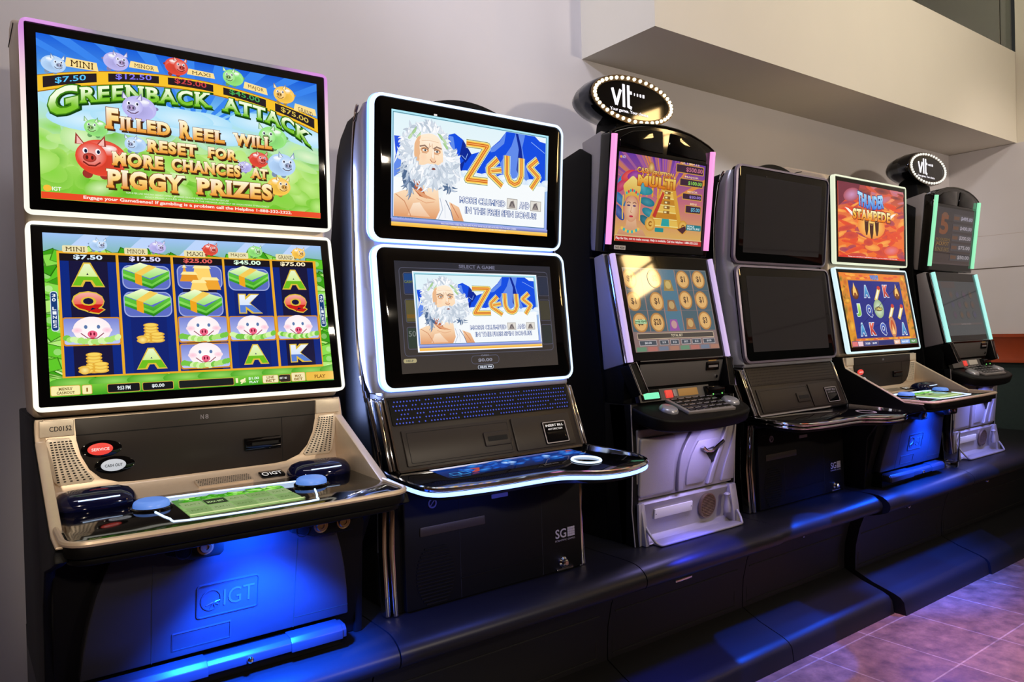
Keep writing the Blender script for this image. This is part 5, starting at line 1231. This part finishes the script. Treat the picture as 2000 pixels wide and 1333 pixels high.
def art_bonus():
    c = Canvas(1000, 800); c.rect(0, 0, 1000, 800, vg((60, 46, 44), (46, 44, 48), 0, 800))
    c.text('5', 110, 420, 330, 700, (120, 66, 34), .04); c.ell(220, 700, 70, 34, (110, 70, 50), 16)
    for i, (st, col) in enumerate((('$495.00', (92, 84, 112)), ('$400.00', (88, 76, 96)), ('$200.50', (96, 80, 92)), ('$75.00', (92, 82, 92)), ('$50.00', (92, 82, 94)))): y = 620-i*140; c.rect(440, y, 990, y+106, (66, 62, 66)); c.text(st, 640, y+22, 960, y+84, mixc(col, (255, 255, 255), .4), .03); c.rect(456, y+28, 600, y+76, (96, 62, 42))
    c.text('PROGRESSIVE', 40, 330, 400, 370, (120, 92, 50), .02); c.text('JACKPOT', 40, 250, 380, 320, (130, 96, 52), .03); c.text('BONUS PAYS', 40, 180, 390, 240, (120, 96, 60), .02); c.rect(0, 0, 1000, 24, (70, 56, 56)); return c
def art_bonus_low():
    c = Canvas(1000, 800); c.rect(0, 0, 1000, 800, vg((70, 74, 76), (58, 62, 66), 0, 800)); c.rect(60, 700, 420, 790, (70, 60, 60))
    for i in range(4):
        for j in range(3): c.ell(260+i*180, 600-j*150, 56, 62, ((96, 66, 50), (64, 62, 96), (84, 58, 84), (100, 72, 44))[(i+j) % 4], 18, 0, True, (64, 66, 68))
    c.rect(60, 150, 940, 180, (84, 76, 76)); c.text('GAME OVER', 360, 152, 620, 176, (130, 124, 124)); return c

# --- stampede under an orange sky
def art_sky():
    c = Canvas(1600, 900); c.rect(0, 0, 1600, 900, vg3((240, 110, 40), (236, 120, 60), (170, 70, 70), 0, 900), True, 3, 8); R = random.Random(11)
    for i in range(150): y = R.uniform(20, 900); x = R.uniform(0, 1600); t = y/900; col = R.choice(((250, 176, 80), (226, 70, 44), (196, 60, 60), (150, 60, 96))) if t < .75 else R.choice(((190, 120, 150), (214, 90, 70), (110, 56, 66), (240, 150, 110))); c.ell(x, y, R.uniform(70, 230), R.uniform(14, 46), col, 16, R.uniform(-.3, .35), True, mixc(col, (230, 100, 50), .5))
    c.ell(760, 400, 330, 150, (255, 226, 120), 28, 0, True, (240, 140, 60)); c.poly([(0, 900), (500, 900), (420, 720), (160, 690), (0, 600)], (120, 50, 64)); c.ell(300, 760, 190, 80, (206, 150, 190), 22, .2, True, (170, 80, 90)); c.ell(1250, 120, 190, 60, (226, 130, 140), 20, .1, True, (230, 90, 60))
    for i, x in enumerate((640, 760, 890)): y = 400-(i == 1)*40; c.poly([(x-50, y+80), (x+50, y+80), (x+40, y-40), (x+14, y-110), (x-14, y-110), (x-40, y-40)], (74, 34, 26)); c.line([(x-56, y+86), (x-20, y+60), (x+20, y+60), (x+56, y+86)], 10, (150, 110, 80))
    for s in (-1, 1): c.poly([(760-s*540, 590), (760-s*620, 600), (760-s*440, 500), (760-s*430, 545)], (250, 240, 230))
    wr = lambda x, y: (x, y+40*abs((x-755)/320)**1.5)
    c.text('THUNDER', 440, 610, 1070, 780, vg((60, 120, 220), (180, 230, 255), 610, 800), .05, False, (20, 40, 120), .05, None, wr)
    c.text('STAMPEDE', 320, 470, 1228, 600, vg3((230, 110, 20), (250, 200, 70), (255, 250, 210), 470, 600), .05, True, (110, 44, 10), .06)
    c.rect(0, 0, 1600, 24, (214, 50, 44)); c.text('Engage your GameSense! If gambling is a problem call the Helpline 1-888-332-2322.', 200, 6, 1400, 20, (255, 236, 230), .03); return c
def art_reels():
    c = Canvas(1600, 900); c.rect(0, 0, 1600, 900, vg3((214, 150, 40), (190, 110, 30), (236, 130, 50), 0, 900)); R = random.Random(5)
    for i in range(50): c.ell(R.choice((R.uniform(0, 130), R.uniform(1450, 1600))), R.uniform(80, 860), R.uniform(30, 90), R.uniform(20, 60), R.choice(((130, 90, 30), (246, 190, 60), (200, 90, 40), (110, 110, 40))), 14, R.uniform(0, 1), True, (214, 140, 50))
    for i in range(60): c.ell(R.uniform(120, 1480), R.choice((R.uniform(830, 890), R.uniform(70, 96))), 50, 14, R.choice(((250, 170, 70), (226, 96, 60))), 12)
    c.poly([(130, 92), (1440, 92), (1434, 812), (160, 812)], (190, 120, 60)); c.poly([(140, 100), (1430, 100), (1424, 804), (170, 804)], (36, 44, 130)); c.text('WAYS', 700, 820, 900, 880, (90, 150, 230), .05, False, (20, 50, 120), .05)
    def let(st, x, y, a, b, w=64, h=74): c.text(st, x-w, y-h, x+w, y+h, vg(a, b, y-h, y+h), .06, False, (226, 236, 246), .06)
    def flame(x, y): c.ell(x, y-20, 84, 80, (150, 84, 40), 20, 0, True, (90, 44, 24)); c.poly([(x-50, y-50), (x+50, y-50), (x+36, y+20), (x, y+110), (x-36, y+20)], (250, 200, 110)); c.ell(x, y-40, 30, 24, (150, 80, 40), 14)
    def fan(x, y): c.poly([(x-90, y-70), (x-30, y-96), (x+100, y+60), (x+40, y+90)], (236, 206, 110)); c.poly([(x-56, y-50), (x-24, y-62), (x+60, y+44), (x+30, y+58)], (250, 246, 220)); c.ell(x+60, y+80, 40, 26, (200, 60, 50), 12)
    for x, y, k in ((281, 671, 'f'), (545, 671, 'A'), (798, 640, 'w'), (1027, 680, 'K'), (1296, 670, 'f'), (289, 441, 'J'), (541, 429, 'Q'), (774, 455, 'b'), (1063, 411, 'w'), (1296, 408, 'w'), (305, 205, 'A'), (542, 208, 'K'), (799, 201, 'Q'), (1038, 225, 'd'), (1309, 198, 'A')):
        if k == 'f': flame(x, y)
        elif k == 'w': fan(x, y)
        elif k == 'A': let('A', x, y, (40, 110, 180), (110, 190, 230))
        elif k == 'K': let('K', x, y, (180, 40, 30), (236, 110, 90))
        elif k == 'J': let('J', x, y, (120, 190, 60), (206, 240, 140), 50)
        elif k == 'Q': let('Q', x, y, (50, 60, 150), (80, 110, 200))
        elif k == 'b': c.ell(x, y, 120, 116, (226, 240, 214), 24, 0, True, (150, 176, 130)); c.ell(x, y, 90, 30, (100, 90, 50), 18); c.text('WILD', x-70, y-16, x+70, y+16, (240, 220, 120), .04)
        else: c.ell(x, y, 84, 130, (240, 220, 190), 22, 0, True, (190, 110, 60)); c.ell(x, y+10, 50, 80, (200, 90, 50), 18); c.poly([(x-40, y-90), (x+40, y-90), (x, y+40)], (250, 200, 120))
    c.line([(250, 240), (1420, 780)], 6, (24, 26, 90)); c.rect(0, 0, 1600, 70, vg((60, 50, 90), (110, 90, 120), 0, 70))
    for a, b, col in ((10, 130, (226, 120, 120)), (140, 250, (236, 200, 210)), (280, 430, (60, 70, 130)), (450, 590, (60, 70, 130)), (620, 980, (40, 46, 110)), (1000, 1150, (240, 190, 160)), (1170, 1400, (130, 170, 230)), (1410, 1590, (90, 150, 80))): c.rect(a, 8, b, 62, col)
    for a, b, st in ((300, 410, '7:53'), (470, 570, '$0.00'), (1030, 1120, 'BET'), (1200, 1370, 'MAX BET'), (1450, 1550, 'PLAY')): c.text(st, a, 24, b, 46, (246, 246, 250), .03)
    return c

# ------------------------------------------------------------------ the row of machines, left to right
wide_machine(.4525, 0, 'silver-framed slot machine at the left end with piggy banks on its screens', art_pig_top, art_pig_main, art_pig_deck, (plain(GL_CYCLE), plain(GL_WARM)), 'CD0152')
twin_machine(1.20, 0, 'blue-lit slot machine showing a white-bearded man on both screens', art_beard_top, art_beard_low, True, art_twin_deck)
tube_machine(2.045, 0, 'slot machine with pink light tubes and a plumed lady above a silver belly', art_lady, art_coins, (GL_PINK, GL_LILAC), 'NO 4028', True)
twin_machine(2.757, .04, 'slot machine with both screens dark and its light frames off', art_off, art_off, False)
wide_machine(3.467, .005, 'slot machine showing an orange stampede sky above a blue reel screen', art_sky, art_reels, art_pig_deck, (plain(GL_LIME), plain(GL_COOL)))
tube_machine(4.36, 0, 'slot machine with pale green light tubes at the far end beside the wall', art_bonus, art_bonus_low, (GL_GREEN, GL_AQUA), None, False)
topper_sign(2.047, 0, .842, 'oval bulb-rimmed sign on the pink-tubed machine, larger in view', GL_BULB)
topper_sign(4.36, 0, .842, 'oval bulb-rimmed sign on the far green-tubed machine, smaller in view', glow('bulb_cool', (236, 236, 230), 1.0))
# drinking glass on the ledge
g = MB(); pr = [(.001, 0), (.030, 0), (.031, .006), (.033, .03), (.0415, .165), (.0425, .172), (.0405, .172), (.0385, .16), (.0305, .03), (.028, .026), (.001, .022)]
gl = g.lathe(pr, (3.925, 1.676, -.7195), (0, 0, 1), 32).build('drinking_glass', CLEAR, org=FO)
tag(gl, 'empty clear drinking glass standing on the black ledge between the two far machines', 'glass')

# ------------------------------------------------------------------ lamps under the machine decks, and added fills
for xc in (.4525, 3.467):
    lamp('console_lamp_blue', 'AREA', (xc+.03, 1.525, -.388), (xc+.03, 1.60, -.72), 11, (.004, .08, 1), .10, .025, 2.7)
    lamp('ledge_fill_blue', 'SPOT', (xc+.05, 1.425, -.405), (xc+.06, 1.60, -.73), 300 if xc < 1 else 130, (.004, .09, 1), .02, angle=1.5, blend=.6)  # extra spot added only to turn the base top blue
lamp('belly_lamp_blue', 'AREA', (2.07, 1.635, -.36), (2.05, 1.70, -.7), 1.1, (.42, .36, 1), .25, .03, 2.6)
lamp('ledge_fill_indigo', 'SPOT', (2.1, 1.46, -.40), (2.0, 1.56, -.73), 34, (.03, .05, 1), .02, angle=.95, blend=.6)  # added fill, tints the base top below the pink-tubed machine
lamp('ledge_fill_blue', 'SPOT', (2.95, 1.48, -.40), (2.9, 1.60, -.73), 26, (.004, .10, 1), .02, angle=1.5, blend=.8)  # added fill for the base top; the machine above is switched off
lamp('deck_glow_blue', 'AREA', (1.25, 1.46, -.395), (1.25, 1.62, -.74), 1.2, (.06, .12, 1), .5, .02, 2.6)
lamp('side_fill_blue', 'AREA', (1.575, 1.82, .1), (1.8, 1.83, .06), .3, (.05, .15, 1), .02, .4, 2.6)  # added between two machines, stands in for the light frame's blue spill
lamp('toe_fill_blue', 'SPOT', (2.75, 1.44, -.40), (2.42, 1.60, -1.1), 60, (.004, .09, 1), .01, angle=.62, blend=.1)  # added spot casting a blue patch on the toe board
lamp('toe_fill_blue', 'SPOT', (4.10, 1.42, -.40), (3.95, 1.66, -1.06), 18, (.004, .12, 1), .01, angle=.8, blend=.15)  # second added spot for a blue toe-board patch
lamp('band_fill_ice', 'AREA', (.803, 1.96, .12), (.87, 1.80, .12), 4.0, (.36, .48, 1), .02, .7, 2.8)  # fill hidden behind the first machine, added to brighten the side band
lamp('belly_lamp_blue', 'AREA', (4.38, 1.635, -.36), (4.36, 1.70, -.7), 2.0, (.2, .24, 1), .25, .03, 2.6)
